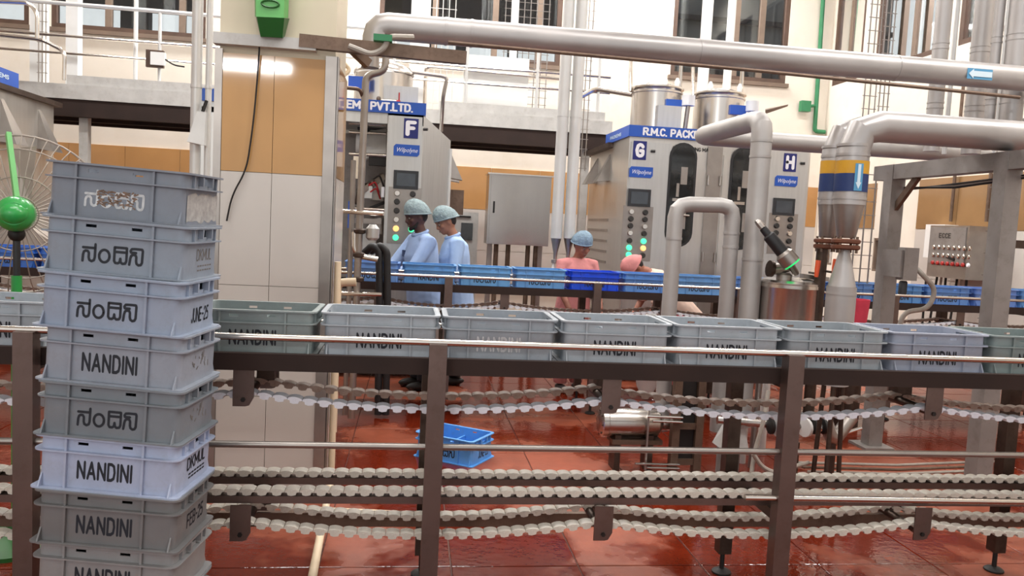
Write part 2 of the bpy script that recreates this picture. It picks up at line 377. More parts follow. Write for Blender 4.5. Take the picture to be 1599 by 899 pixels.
window(2, (BW[1][0], YB + .06), (BW[1][1], YB + .06), SILL, HEAD, [.36, .84])
window(3, (BW[2][0], YB + .06), (BW[2][1], YB + .06), SILL, HEAD, [.3, .63, .88])
window(4, (BW[3][0], YB + .06), (BW[3][1], YB + .06), SILL, HEAD, [.55, .77])
window(5, (XR + .06, RW[0][0]), (XR + .06, RW[0][1]), SILL, HEAD, [.5])
window(6, (XR + .06, RW[1][0]), (XR + .06, RW[1][1]), SILL, HEAD, [.42])
window(7, (XR + .06, RW[2][0]), (XR + .06, RW[2][1]), SILL, HEAD, [.3, .75])
window(8, (XR + .06, RW[3][0]), (XR + .06, RW[3][1]), RW[3][2], RW[3][3], [], True)
window(9, (XR + .06, RW[4][0]), (XR + .06, RW[4][1]), RW[4][2], RW[4][3], [.5], True)
sl = B()
for i, (a, c) in enumerate(BW): B().box(a - .04, c + .04, YB - .05, YB + .02, SILL - .06, SILL).build('trim_%d' % (i + 1), 'frame_tan', kind='structure', smooth=False)
# beyond the windows: a grey block on the right, a dark canopy and posts added on the left to block the sky
bld = thing('neighbouring_building', 'grey building seen through the dark upper windows on the right', 'building', (9, 17, 0))
B().box(3.2, 16, 16.5, 18, 0, 9).build('wall', 'outside_grey', bld)
for k in range(5): B().box(3.2, 16, 16.38, 16.5, 3.9 + .55 * k, 4.0 + .55 * k).build('ledge', 'outside_dark', bld)
B().box(11, 12, 2, 16, 0, 9).build('side_wall', 'outside_grey', bld)
cn = thing('added_canopy', 'added dark canopy on posts blocking the sky outside the upper left windows', 'canopy', (-3, 15, 0))
B().box(-12, 3.0, 14.4, 14.75, 4.95, 6.6).build('roof', 'outside_dark', cn)
for x in (-6.3, -5.0, -4.72, -3.35, .2, .75, 1.7): B().box(x - .09, x + .09, 14.5, 14.7, 0, 4.95).build('post', 'outside_dark', cn)
# wall tiles: a tan row over beige rows
TANZ = (1.80, 2.46)
def tile_run(wall, p0, p1, w, rows, nrm):
    p0, p1 = Vector(p0), Vector(p1); d = (p1 - p0); L = d.length; d.normalize(); n = int(L / w); nrm = Vector(nrm)
    for z0, z1, m_ in rows:
        me = None
        for i in range(n):
            c = p0 + d * (w * (i + .5)) + nrm * .008
            if me is None:
                b = B().bar(-d * (w / 2 - .003) + Vector((0, 0, (z0 + z1) / 2)), d * (w / 2 - .003) + Vector((0, 0, (z0 + z1) / 2)), .018, z1 - z0 - .006)
                me = b.mesh('tile', m_, smooth=False)
            o = bpy.data.objects.new('tile', me); COL.objects.link(o); o.parent = wall; o.location = c - ORG[wall]
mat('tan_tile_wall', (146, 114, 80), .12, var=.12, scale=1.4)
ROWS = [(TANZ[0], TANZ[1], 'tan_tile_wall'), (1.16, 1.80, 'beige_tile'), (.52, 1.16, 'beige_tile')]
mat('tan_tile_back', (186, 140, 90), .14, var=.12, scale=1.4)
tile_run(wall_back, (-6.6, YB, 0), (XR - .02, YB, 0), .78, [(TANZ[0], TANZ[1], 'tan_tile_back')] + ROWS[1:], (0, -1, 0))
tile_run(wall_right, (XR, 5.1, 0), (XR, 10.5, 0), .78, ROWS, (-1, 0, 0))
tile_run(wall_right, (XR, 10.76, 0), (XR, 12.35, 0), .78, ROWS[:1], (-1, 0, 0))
# ------------------------------------------------------------------ the tiled pillar
PX0, PX1, PY0, PY1 = -1.08, -.46, 4.55, 5.2
pil = B().box(PX0, PX1, PY0, PY1, 0, ZC).build('pillar', 'pillar_cream', kind='structure', smooth=False)
w_ = (PX1 - PX0 - .07) / 2
for k in range(2):
    x = PX0 + .02 + w_ * k
    for z0, z1, m_ in [(1.80, 2.44, 'tan_tile'), (1.17, 1.80, 'beige_tile'), (.54, 1.17, 'beige_tile'), (.0, .54, 'beige_tile')]:
        B().box(x + .0015, x + w_ - .0015, PY0 - .016, PY0, z0 + .0015, z1 - .0015).build('tile', m_, pil, smooth=False)
        if k: B().box(PX1, PX1 + .014, PY0 + .06, PY1 - .01, z0 + .0015, z1 - .0015).build('tile', m_, pil, smooth=False)
b = B().box(PX1 - .05, PX1 + .016, PY0 - .022, PY0 - .016, 0, 2.46); b.box(PX1 + .012, PX1 + .02, PY0 - .022, PY0 + .06, 0, 2.46)
b.build('corner_guard', 'steel_mid', pil, smooth=False)
b = B().box(PX0 - .012, PX0 + .02, PY0 - .022, PY0 - .016, 0, 2.46); b.box(PX0 - .02, PX0 - .012, PY0 - .022, PY0 + .3, 0, 2.46)
b.build('corner_guard', 'steel_mid', pil, smooth=False)
B().box(PX0 - .02, PX1 - .1, PY0 - .07, PY0, 2.475, 2.535).build('ledge', 'light_grey', pil, smooth=False)
# ------------------------------------------------------------------ the mezzanine with its railing
mz = thing('mezzanine_platform', 'raised walkway with steel railing along the back wall', 'platform', (-1.5, 11, 0))
B().box(-7, 2.5, 10.0, 11.1, 2.93, 2.97).build('deck', 'steel_mid', mz, smooth=False)
B().box(-7, 2.5, 9.98, 10.0, 2.80, 2.97).build('fascia', 'light_grey', mz, smooth=False)
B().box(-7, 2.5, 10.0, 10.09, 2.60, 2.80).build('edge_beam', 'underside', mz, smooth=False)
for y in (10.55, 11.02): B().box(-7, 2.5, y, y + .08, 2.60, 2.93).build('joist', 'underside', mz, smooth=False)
for x in (-3.95, -1.6, .25, 2.2): B().box(x - .05, x + .05, 10.1, 10.2, 0, 2.93).build('post', 'light_grey', mz, smooth=False)
for a, c in ((-4.1, -2.1), (.28, 2.4)): B().box(a, c, 10.0, 10.02, 2.97, 3.08).build('toe_board', 'light_grey', mz, smooth=False)
for z, r in ((3.9, .024), (3.53, .017), (3.33, .015)):
    B().tube([(-7, 10.03, z), (2.45, 10.03, z)], r, 8).build('rail', 'white_pipe' if z > 3.6 else 'steel_rail', mz)
for x in (-6.2, -4.9, -3.07, -2.1, -.3, .6, 1.5, 2.3): B().tube([(x, 10.03, 2.97), (x, 10.03, 3.9)], .02, 8).build('stanchion', 'white_pipe', mz)
# bent grab rail on the left
b = B().tube(bend([at(0, 55, 9.7), at(66, 62, 9.7), at(101, 80, 9.7), at(100, 125, 9.7)], .08), .022, 8)
b.build('grab_rail', 'steel_rail', label='bent steel grab rail at the left end of the walkway', cat='rail')
B().tube(bend([at(0, 3, 9.6), at(46, 5, 9.6), at(58, 20, 9.6), at(58, 60, 9.6)], .12), .022, 8).build('grab_rail', 'steel_rail', label='upper curved handrail end in the top left corner', cat='rail')
def column(px, y, w, z0, label, m_='white_paint', rnd=False, z1=ZC - .02):
    p = at(px, 60, y)
    if rnd: b = B().tube([(p.x, y, z0), (p.x, y, z1)], w / 2, 14)
    else: b = B().box(p.x - w / 2, p.x + w / 2, y, y + w, z0, z1)
    return b.build('column' if not rnd else 'drop_pipe', m_, label=label, cat='column' if not rnd else 'pipe')
column(57, 10.6, .16, 2.97, 'white square column at the far left of the walkway')
column(112, 10.5, .14, 2.97, 'white square column second from the left on the walkway')
column(212, 10.4, .05, 2.97, 'thin white pipe rising behind the left railing', rnd=True)
column(655, 10.6, .24, 2.97, 'broad white column behind the letter F machine')
column(803, 10.5, .09, 2.97, 'slim white column in the middle of the walkway')
column(936, 10.8, .17, 2.97, 'white column left of the two round tanks', z1=ZC - .02)
column(1010, 11.2, .15, 2.6, 'white pipe rising directly behind the nearer round tank', rnd=True)
column(1102, 10.6, .15, 2.6, 'white pipe rising between the two round tanks', rnd=True)
column(1140, 11.4, .12, 2.6, 'slender white pipe rising behind the farther round tank', rnd=True)
def ladder_tray(px, y, w, z0, z1, label, m_='steel_mid', step=.12, wires=3):
    p = at(px, 60, y); t = thing('cable_tray', label, 'cable tray', (p.x, y, z0))
    for k in range(wires):
        x = p.x - w / 2 + w * k / (wires - 1); B().tube([(x, y, z0), (x, y, z1)], .007, 6).build('wire', m_, t)
    b = B(); z = z0 + .03
    while z < z1: b.bar((p.x - w / 2 - .02, y, z), (p.x + w / 2 + .02, y, z), .007, .007); z += step
    b.build('rungs', m_, t, kind='stuff', smooth=False)
    return t
ladder_tray(66, 10.2, .08, 2.6, 6.9, 'narrow vertical cable tray beside the far left column')
ladder_tray(690, 10.9, .34, 2.97, 6.9, 'wire cable tray right of the broad white column', 'white_pipe', .18, 5)
ladder_tray(822, 11.2, .62, 2.97, 6.9, 'wide dark wire mesh tray in the middle of the walkway', 'gantry_grey', .1, 8)
ladder_tray(918, 9.7, .11, 2.3, 6.9, 'narrow wire tray between the drop pipes and the letter G machine', 'steel_mid')
ladder_tray(1366, 8.2, .13, 2.6, 6.9, 'left of two vertical mesh trays on the right wall', 'gantry_grey', .14)
ladder_tray(1388, 8.0, .1, 2.6, 6.9, 'right of two vertical mesh trays on the right wall', 'gantry_grey', .14)
ladder_tray(1374, 6.6, .16, .6, 2.2, 'mesh tray hanging beside the nearer grey gantry column', 'gantry_grey', .12)
ladder_tray(1592, 5.6, .2, .5, 2.6, 'mesh tray at the right picture edge beyond the gantry', 'gantry_grey', .17)
jb = thing('junction_box', 'small white junction box clipped on the left railing', 'box', at(245, 98, 9.98))
p = at(247, 92, 9.97); B().cbox(p, .16, .06, .15).build('cover', 'white_paint', jb); B().cbox(p + Vector((-.04, .02, 0)), .2, .05, .2).build('back_plate', 'frame_brown', jb)
B().tube(bend([p + Vector((.08, 0, 0)), p + Vector((.18, 0, -.06)), p + Vector((.3, 0, -.07))], .05), .01, 6).build('cable', 'dark', jb)
pb = at(760, 150, 10.2)
B().box(pb.x - .3, pb.x + .55, 10.35, 10.38, 2.98, 3.75).build('bright_area_sheet', 'white_paint', label='white sheet standing in for the blown-out bright area behind the walkway railing', cat='panel')  # blown-out brightness above the walkway, put in as a white sheet
# ================================================================== CRATES
CL, CW, CH = .46, .325, .168
def outline(a, b, r, z):
    fx = [-.092, -.06, .045, .077]; sy = [-.036, .036]; pts = []
    def cor(cx, cy, a0): return [(cx + r * math.cos(math.radians(a0 + 22.5 * k)), cy + r * math.sin(math.radians(a0 + 22.5 * k))) for k in range(1, 4)]
    pts += [(-a + r, -b)] + [(x, -b) for x in fx] + [(a - r, -b)] + cor(a - r, -b + r, -90)
    pts += [(a, -b + r)] + [(a, y) for y in sy] + [(a, b - r)] + cor(a - r, b - r, 0)
    pts += [(a - r, b)] + [(-x, b) for x in fx] + [(-a + r, b)] + cor(-a + r, b - r, 90)
    pts += [(-a, b - r)] + [(-a, -y) for y in sy] + [(-a, -b + r)] + cor(-a + r, -b + r, 180)
    return [Vector((x, y, z)) for x, y in pts]
def crate_body():
    b = B(); ZL = [.004, .120, .1345, .141, .150, .1565, CH]; wall = .0045
    outer = [outline(CL / 2 - .019, CW / 2 - .019, .022, z) for z in ZL]
    inner = [outline(CL / 2 - .019 - wall, CW / 2 - .019 - wall, .019, z) for z in ZL]
    n = len(outer[0]); hole = set()
    idx = {}
    o0 = outer[0]
    for i in range(n):
        p, q = o0[i], o0[(i + 1) % n]; m_ = (p + q) / 2; ln = (q - p).length
        if abs(p.y - q.y) < 1e-6 and abs(ln - .032) < .001: hole.add((i, 3))
        if abs(p.x - q.x) < 1e-6 and abs(ln - .072) < .001: hole |= {(i, 2), (i, 3), (i, 4)}
    no = len(ZL) * n
    vs = [p for r in outer for p in r] + [p for r in inner for p in r]; fs = []
    V = lambda s, i, k: s * no + k * n + i % n
    for k in range(len(ZL) - 1):
        for i in range(n):
            if (i, k) in hole:
                for (di, dk, a, c) in ((-1, 0, (i, k), (i, k + 1)), (1, 0, (i + 1, k), (i + 1, k + 1)), (0, -1, (i, k), (i + 1, k)), (0, 1, (i, k + 1), (i + 1, k + 1))):
                    if ((i + di) % n, k + dk) not in hole: fs.append((V(0, *a), V(0, *c), V(1, *c), V(1, *a)))
                continue
            fs.append((V(0, i, k), V(0, i + 1, k), V(0, i + 1, k + 1), V(0, i, k + 1)))
            fs.append((V(1, i, k), V(1, i, k + 1), V(1, i + 1, k + 1), V(1, i + 1, k)))
    K = len(ZL) - 1
    for i in range(n): fs.append((V(0, i, K), V(0, i + 1, K), V(1, i + 1, K), V(1, i, K)))
    fs.append(tuple(V(0, i, 0) for i in reversed(range(n))))
    b.add(vs, fs)
    fl_ = outline(CL / 2 - .024, CW / 2 - .024, .017, .009); b.add(fl_, [tuple(range(len(fl_)))])
    def flange(z0, z1, outs, r, ins=.021):
        lo, hi = outline(CL / 2 - outs, CW / 2 - outs, r, z0), outline(CL / 2 - outs, CW / 2 - outs, r, z1)
        li, hi2 = outline(CL / 2 - ins, CW / 2 - ins, .022, z0), outline(CL / 2 - ins, CW / 2 - ins, .022, z1); m_ = len(lo)
        v = li + lo + hi + hi2; f = []
        for s in range(3):
            for i in range(m_): f.append((s * m_ + i, s * m_ + (i + 1) % m_, (s + 1) * m_ + (i + 1) % m_, (s + 1) * m_ + i))
        b.add(v, f)
    flange(CH - .006, CH, .003, .03); flange(.118, .1225, .002, .032); flange(.0, .005, 0.0, .02, .024)
    for s in (-1, 1):
        for x in (-.125, .113):
            y0, y1 = sorted((s * (CW / 2 - .0195), s * (CW / 2 - .009))); b.box(x - .0035, x + .0035, y0, y1, .004, CH - .004)
        for x in (-CL / 2 + .03, CL / 2 - .03):      # corner gussets at the foot
            y = s * (CW / 2 - .0195); yo = s * (CW / 2)
            b.add([(x - .0025, y, .004), (x - .0025, yo, .004), (x - .0025, y, .045), (x + .0025, y, .004), (x + .0025, yo, .004), (x + .0025, y, .045)], [(0, 1, 2), (3, 5, 4), (0, 3, 4, 1), (1, 4, 5, 2), (0, 2, 5, 3)])
        for y in (-.095, .095):
            x0, x1 = sorted((s * (CL / 2 - .0195), s * (CL / 2 - .010))); b.box(x0, x1, y - .003, y + .003, .122, CH - .004)
        # raised frame around the handle opening
        x0, x1 = sorted((s * (CL / 2 - .0195), s * (CL / 2 - .003)))
        b.box(x0, x1, -.046, -.036, .131, .16); b.box(x0, x1, .036, .046, .131, .16)
    return b
crate_me = crate_body().mesh('crate_body', 'plastic', ang=30)
db = B().box(-.0025, .0025, -CW / 2 + .0235, CW / 2 - .0235, .009, .112); db.box(-.006, .006, -CW / 2 + .0235, CW / 2 - .0235, .108, .114)
divider_me = db.mesh('divider', 'plastic', smooth=False)
FY = -(CW / 2 - .019)
def face_mesh(kind):
    b = B(); u, v = (1, 0, 0), (0, 0, 1); y = FY - .0007
    if kind == 'kannada':
        k = .182 / 1214; ribbon(b, KAN, Vector((-.098, y, .036)), Vector(u) * k, Vector(v) * k * 1.08, 50); return b.mesh('printed_name', 'ink')
    if kind == 'latin':
        write(b, 'NANDINI', (-.006, y, .064), u, v, .05, .165, .2, .3); return b.mesh('printed_name', 'ink')
    if kind == 'latin_white':
        write(b, 'NANDINI', (-.006, y, .064), u, v, .05, .165, .2, .3); return b.mesh('printed_name', 'ink_white')
    if kind == 'kannada_white':
        k = .182 / 1214; ribbon(b, KAN, Vector((-.098, y, .037)), Vector(u) * k, Vector(v) * k * .98, 52); return b.mesh('printed_name', 'ink_white')
SX = CL / 2 - .019 + .0007
def side_mesh(kind):
    b = B(); u, v = Vector((0, 1, 0)), Vector((0, 0, 1)); m_ = 'ink'
    if kind == 'june': write(b, 'JUNE-25', (SX, .02, .055), u, v, .042, .13, .17)
    if kind == 'feb': write(b, 'FEB-25', (SX, .02, .06), u, v, .042, .13, .17)
    if kind == 'union':
        write(b, 'DKMUL', (SX, .02, .078), u, v, .036, .14, .19)
        for z in (.042, .03): ribbon(b, [[(-.055 + .022 * k, 0), (-.042 + .022 * k, 0)] for k in range(6)], (SX, .02, z), u, v, .006)
    if kind == 'faint':
        m_ = 'ink_faint'; write(b, 'DKMUL', (SX, .02, .078), u, v, .034, .13, .15)
        for z in (.042, .028): ribbon(b, [[(-.055 + .022 * k, 0), (-.042 + .022 * k, 0)] for k in range(6)], (SX, .02, z), u, v, .005)
    if kind == 'scuff':
        m_ = 'scuff'; r = random.Random(3)
        pg = [(-.13 + .26 * k / 12, .016 + r.uniform(-.006, .008)) for k in range(13)] + [(.13 - .26 * k / 12, .105 + r.uniform(-.008, .007)) for k in range(13)]
        b.add([Vector((SX, x, z)) for x, z in pg], [tuple(range(26))])
    if kind == 'worn':
        m_ = 'ink_faint'; r = random.Random(9)
        ribbon(b, [[(x, z), (x + r.uniform(-.008, .012), z + r.uniform(.005, .02))] for x, z in [(r.uniform(-.05, .09), r.uniform(.04, .09)) for _ in range(13)]], (SX, 0, 0), u, v, .005)
    return b.mesh('printed_mark', m_)
FACE, SIDE = {}, {}
def crate(label, loc, rz, col, face='latin', side=None, group=None, tilt=0., div=True, cat='crate'):
    t = thing('plastic_crate', label, cat, loc, group); t.rotation_euler = (0, tilt, rz)
    c = lin((col[0] - 2, col[1] + 1, col[2] + 5))
    def part(name, me):
        o = bpy.data.objects.new(name, me); COL.objects.link(o); o.parent = t; o.color = c; return o
    part('body', crate_me)
    if div: part('divider', divider_me)
    if face:
        if face not in FACE: FACE[face] = face_mesh(face)
        part('printed_name', FACE[face])
    if side:
        if side not in SIDE: SIDE[side] = side_mesh(side)
        part('printed_mark', SIDE[side])
    return t
# ---- the leaning stack in the foreground, from the top down
G1 = 'grey crates in the foreground stack'
ST = [(-.900, 2.731, -.109), (-.888, 2.678, -.084), (-.886, 2.648, -.134), (-.883, 2.661, -.128), (-.883, 2.648, -.127), (-.891, 2.650, -.127), (-.889, 2.638, -.111), (-.893, 2.642, -.12), (-.893, 2.642, -.12), (-.893, 2.642, -.12)]
SD = [((128, 132, 139), 'kannada_white', 'scuff', 'dark grey crate on top of the foreground stack with worn white lettering'),
      ((140, 147, 156), 'kannada', 'faint', 'grey crate second from the top of the foreground stack, black Kannada lettering'),
      ((152, 161, 176), 'kannada', 'june', 'bluish grey crate third from the top of the stack, JUNE-25 on its end'),
      ((150, 154, 162), 'latin', 'worn', 'grey crate fourth from the top of the stack, uppermost one with black Latin capitals'),
      ((124, 128, 131), 'kannada', 'worn', 'dark grey crate fifth from the top of the stack, lowest with Kannada lettering'),
      ((172, 180, 200), 'latin', 'union', 'palest bluish crate of the foreground stack, sixth from the top'),
      ((118, 115, 112), 'latin', 'feb', 'darkest brownish grey crate of the foreground stack, seventh from the top'),
      ((142, 139, 136), 'latin', None, 'grey crate eighth from the top of the stack, cut by the lower picture edge'),
      ((130, 130, 130), 'latin', None, 'second lowest grey crate of the foreground stack, below the picture edge'),
      ((134, 134, 134), 'latin', None, 'lowest grey crate of the foreground stack, standing on the floor')]
for i, ((x, y, r), (c, f_, s_, lb)) in enumerate(zip(ST, SD)):
    t = crate(lb, (x, y, 1.533 - .1680 * i + (.004 if i > 8 else 0)), r, c, f_, s_, G1, tilt=.045)
    if i == 0:   # brown wear over the white name
        b = B(); r_ = random.Random(5)
        ribbon(b, [[(x0, z0), (x0 + r_.uniform(.002, .012), z0 + r_.uniform(-.006, .006))] for x0, z0 in [(r_.uniform(-.06, .055), r_.uniform(.042, .088)) for k in range(75)]], (0, FY - .0012, 0), (1, 0, 0), (0, 0, 1), .0045)
        o = bpy.data.objects.new('rubbed_paint', b.mesh('rubbed_paint', 'ink_brown')); COL.objects.link(o); o.parent = t
# ================================================================== CONVEYORS
LINK = None
def link_mesh(m_):
    b = B(); p = .0555; w = .026
    top = [(-p / 2 + .0008, .007), (-p / 2 + .003, .0105), (-.016, .0135), (-.004, .0155), (.010, .0145), (.020, .0115), (p / 2 - .0008, .0085)]
    low = [(p / 2 - .0008, .003), (.017, .001), (.014, -.009), (-.004, -.012), (-.016, -.009), (-.019, .001), (-p / 2 + .0008, .002)]
    b.loft([[(x, y, z) for x, z in top + low] for y in (w, -w)])
    b.lathe([(.004, 0), (.004, .0015)], (-.002, -w, .006), 8, (0, -1, 0))
    return b.mesh('chain_link', m_, ang=50)
def beamrun(b, x0, x1, y, z, w, h): return b.box(x0, x1, y - w / 2, y + w / 2, z - h / 2, z + h / 2)
def sag(x, knots, s):
    for a, c in zip(knots, knots[1:]):
        if a <= x <= c:
            u = (x - a) / (c - a); return -s * 4 * u * (1 - u), -s * 4 * (1 - 2 * u) / (c - a)
    return 0., 0.
def conveyor(label, X0, X1, y, frames, brk, links, lowguide=True, lx=None):
    """y = (near posts, near chain, far chain, far legs)"""
    yn, yc, yf, yl = y; lx0, lx1 = lx or (X0, X1)
    t = thing('crate_conveyor', label, 'conveyor', ((X0 + X1) / 2, (yn + yl) / 2, 0))
    B().tube([(X0, yn, 1.13), (X1, yn, 1.127)], .013, 10).build('guide_rail', 'steel_rail', t)
    B().tube([(X0, yl - .02, 1.13), (X1, yl - .02, 1.127)], .013, 10).build('guide_rail', 'steel_rail', t)
    B().tube([(X0, yn, .731), (X1, yn, .729)], .0125, 10).build('middle_rail', 'steel_mid', t)
    if lowguide: B().tube([(1.36, yn - .01, .545), (X1, yn - .01, .522)], .013, 10).build('lower_guide_rail', 'steel_rail', t)
    for yy in (yc - .06, yf + .06): beamrun(B(), X0, X1, yy, 1.028, .03, .064).build('side_beam', 'underside', t, smooth=False)  # beams lie in shadow; that shade is put into their dark brown
    B().box(X0, X1, yc - .04, yf + .04, 1.04, 1.05).build('carrying_bed', 'steel_dark', t, smooth=False)
    for yy in (yc, yf): beamrun(B(), X0, X1, yy, .489, .06, .028).build('track', 'steel_post', t, smooth=False)
    beamrun(B(), X0, X1, yf + .05, .30, .03, .06).build('lower_beam', 'brown_steel', t, smooth=False)
    for x in frames:
        b = B(); b.box(x - .033, x + .033, yn - .03, yn + .03, .10, 1.125); b.build('post', 'steel_post', t, smooth=False)
        b = B(); b.box(x - .045, x + .015, yl - .03, yl + .03, .10, 1.02); b.build('leg', 'steel_dark', t, smooth=False)
        for xx, yy in ((x, yn), (x - .015, yl)):
            B().lathe([(.045, 0), (.045, .008), (.03, .018), (.011, .022), (.011, .11)], (xx, yy, 0), 14).build('levelling_foot', 'dark', t)
        for z in (1.0, .455): B().bar((x, yn, z), (x, yl, z), .04, .04).build('cross_bar', 'steel_dark', t, smooth=False)
    for x in brk:
        for z0, z1, ym in ((.855, 1.0, 0), (.335, .475, 0)):
            P_ = [(-.038, .15), (.038, .15), (.038, .035), (.022, .004), (.008, 0), (-.038, 0)]
            for k, yy in enumerate((yc - .052, yf + .046)):
                B().prism([(a, bb / .15 * (z1 - z0)) for a, bb in P_], (x + .04 * k, yy, z0), (1, 0, 0), (0, 0, 1), (0, .006, 0)).build('return_bracket', 'steel_post', t, smooth=False)
            B().tube([(x, yc - .05, z0 + .03), (x, yf + .05, z0 + .03)], .018, 10).build('return_roller', 'steel_dark', t)
            B().box(x + .0, x + .07, yf - .02, yf + .04, z0 + .04, z1).build('hanger', 'steel_dark', t, smooth=False)
            B().lathe([(.009, 0), (.009, .006)], (x, yc - .053, z0 + .026), 6, (0, -1, 0)).build('bolt', 'dark', t)
    strands = [(yc, .515, False, 'chain_white', True), (yf, .515, False, 'chain_white', True), (yc, .897, True, 'chain_blue', True), (yc, .392, True, 'chain_white', True), (yf, .382, True, 'chain_white', False), (yf, .900, True, 'chain_brown', False)]
    PT = .0555; rest = B(); rmat = []; mats = ['chain_white', 'chain_blue', 'chain_brown']
    def place(x, yy, z, hang):
        dz, sl_ = sag(x, [brk[0] - 1.41] + brk + [brk[-1] + 1.41], .052) if hang else (0, 0)
        return Vector((x, yy, z + dz)), sl_
    for (yy, z, hang, m_, single) in strands:
        me = link_mesh(m_); vv = [v.co.copy() for v in me.vertices]; ff = [tuple(q.vertices) for q in me.polygons]
        n0 = int(math.floor(X0 / PT)) + 1; n1 = int(X1 / PT); ch = None
        xs_ = [PT * (k + .5) for k in range(n0, n1)]
        if single and links:
            ch = B().tube([place(x, yy, z, hang)[0] for x in xs_ if lx0 <= x <= lx1], .004, 5).build('chain', 'steel_dark', t)
        for x in xs_:
            p, s_ = place(x, yy, z, hang)
            if ch is not None and lx0 <= x <= lx1:
                o = bpy.data.objects.new('chain_link', me); COL.objects.link(o); o.parent = ch; o.location = p - ORG[ch]; o.rotation_euler = (0, -math.atan(s_), 0)
            else:
                R_ = Matrix.Rotation(-math.atan(s_), 3, 'Y'); rest.add([p + R_ @ v for v in vv], ff); rmat += [mats.index(m_)] * len(ff)
    o = rest.build('further_chain', 'chain_white', t, kind='stuff', ang=50)
    for m_ in mats[1:]: o.data.materials.append(MATS[m_])
    o.data.polygons.foreach_set('material_index', rmat)
    return t
cv1 = conveyor('near steel chain conveyor carrying the row of grey crates', -2.6, 3.55, (2.92, 3.04, 3.26, 3.42), [-1.325, .115, 1.525, 2.935], [-2.0, -.60, .81, 2.20], True, lx=(-.78, 3.2))
cv2 = conveyor('far steel chain conveyor carrying the row of blue crates', -5.2, 6.5, (6.50, 6.60, 6.84, 7.0), [-4.3, -2.6, -1.05, .32, 1.58, 2.85, 4.3, 5.7], [-3.4, -1.8, -.25, .8, 2.2, 3.6, 5.0], False, False, lx=(-2.2, 5.2))
# grey crates on the near conveyor
GREY = (168, 172, 175)
gx = -1.74 + .465 * 0
XS = [-.336 + .4645 * k for k in range(-5, 8)]
GL_ = {-5: None, -4: 'grey crate on the near conveyor at the left picture edge', -3: 'grey crate on the near conveyor mostly hidden behind the left of the stack', -2: None, -1: 'grey crate on the near conveyor coming out from behind the stack, its lettering half hidden',
       0: 'grey crate on the near conveyor, first whole one right of the stack', 1: 'grey crate with white lettering on the near conveyor, second whole one right of the stack', 2: 'grey crate on the near conveyor, third whole one right of the stack',
       3: 'grey crate on the near conveyor, fourth whole one right of the stack', 4: 'grey crate on the near conveyor, fifth whole one right of the stack', 5: 'grey crate on the near conveyor, sixth whole one right of the stack', 6: 'greenish grey crate on the near conveyor cut by the right picture edge', 7: None}
r_ = random.Random(4)
for k, x in zip(range(-5, 8), XS):
    if GL_[k] is None: continue
    c = {6: (132, 142, 138), 5: (156, 160, 172), 1: (154, 158, 162), 4: (158, 162, 164), -1: (140, 148, 144)}.get(k, GREY)
    crate(GL_[k], (x + CL / 2 + .002, 3.155 + r_.uniform(-.006, .006), 1.05), r_.uniform(-.02, .02), c, 'latin_white' if k == 1 else 'latin', None, 'grey crates on the near conveyor')
# blue crates on the far conveyor
BLUE, DEEP = (86, 146, 204), (24, 76, 210)
XB = [1.48 * 6.55 / 7.2 + .472 * k for k in range(-12, 11)]
names = {}
vis = [k for k in range(-12, 11) if not (-8 <= k <= -5)]
right = [k for k in vis if k > 0]; left = [k for k in vis if -5 < k < 0]; farl = [k for k in vis if k < -8]
ordw = ['first', 'second', 'third', 'fourth', 'fifth', 'sixth', 'seventh', 'eighth', 'ninth', 'tenth']
for i, k in enumerate(right): names[k] = 'light blue crate on the far conveyor, %s to the right of the deep blue one' % ordw[i]
for i, k in enumerate(reversed(left)): names[k] = 'light blue crate on the far conveyor, %s to the left of the deep blue one' % ordw[i]
for i, k in enumerate(reversed(farl)): names[k] = 'blue crate on the far conveyor behind the green fan, %s from the stack' % ordw[i]
names[0] = 'deep blue crate on the far conveyor in front of the woman in pink'
for k, x in zip(range(-12, 11), XB):
    if k not in names: continue
    c = DEEP if k == 0 else ((60, 110, 190) if k < -8 else (104 + r_.randint(-8, 8), 150 + r_.randint(-8, 8), 204))
    crate(names[k], (x + CL / 2, 6.72 + r_.uniform(-.01, .01), 1.05), r_.uniform(-.02, .02), c, 'kannada' if k % 3 else 'latin', None, 'blue crates on the far conveyor')
# the blue crate left on the floor
a0, a1, a2 = atz(737, 731, 0), atz(786, 709, 0), atz(650, 713, 0)
dirl = Vector((a0.x - a2.x, a0.y - a2.y, 0)).normalized(); rz = math.atan2(dirl.y, dirl.x); nr = Vector((-dirl.y, dirl.x, 0))
cc = Vector((a0.x, a0.y, 0)) - dirl * CL / 2 + nr * CW / 2
crate('blue crate standing alone on the wet red floor beneath the near conveyor', (cc.x, cc.y, .0), rz, (92, 156, 220), 'kannada', 'june')
# ================================================================== PIPES
def ring_at(b, c, d, r, w=.012): return b.tube([c - d * w / 2, c + d * w / 2], r, 18)
def clad_pipe(label, pts, r, rb, seams, m_='cladding', name='insulated_pipe', n=18, k=5, lsub=None):
    pts = [Vector(p) for p in pts]; t = thing(name, label, 'pipe', pts[-1] if pts[-1].z < pts[0].z else pts[0])
    path = bend(pts, rb, k) if rb else pts
    B().tube(path, r, n).build('cladding', m_, t, ang=24)
    for seg, f_ in seams:
        a, c = pts[seg], pts[seg + 1]; d = (c - a).normalized(); B().tube([a.lerp(c, f_) - d * .008, a.lerp(c, f_) + d * .008], r + .003, n).build('seam_band', m_, t)
    return t
v0 = at(588, 40, 5.0); zt = v0.z
bp = clad_pipe('large insulated pipe crossing the hall below the upper windows', [(v0.x, 5.0, 2.6), (v0.x, 5.0, zt), (6.6, 5.0, zt)], .083, .17, [(1, .062), (1, .085), (1, .30), (1, .50), (1, .72)], k=3)
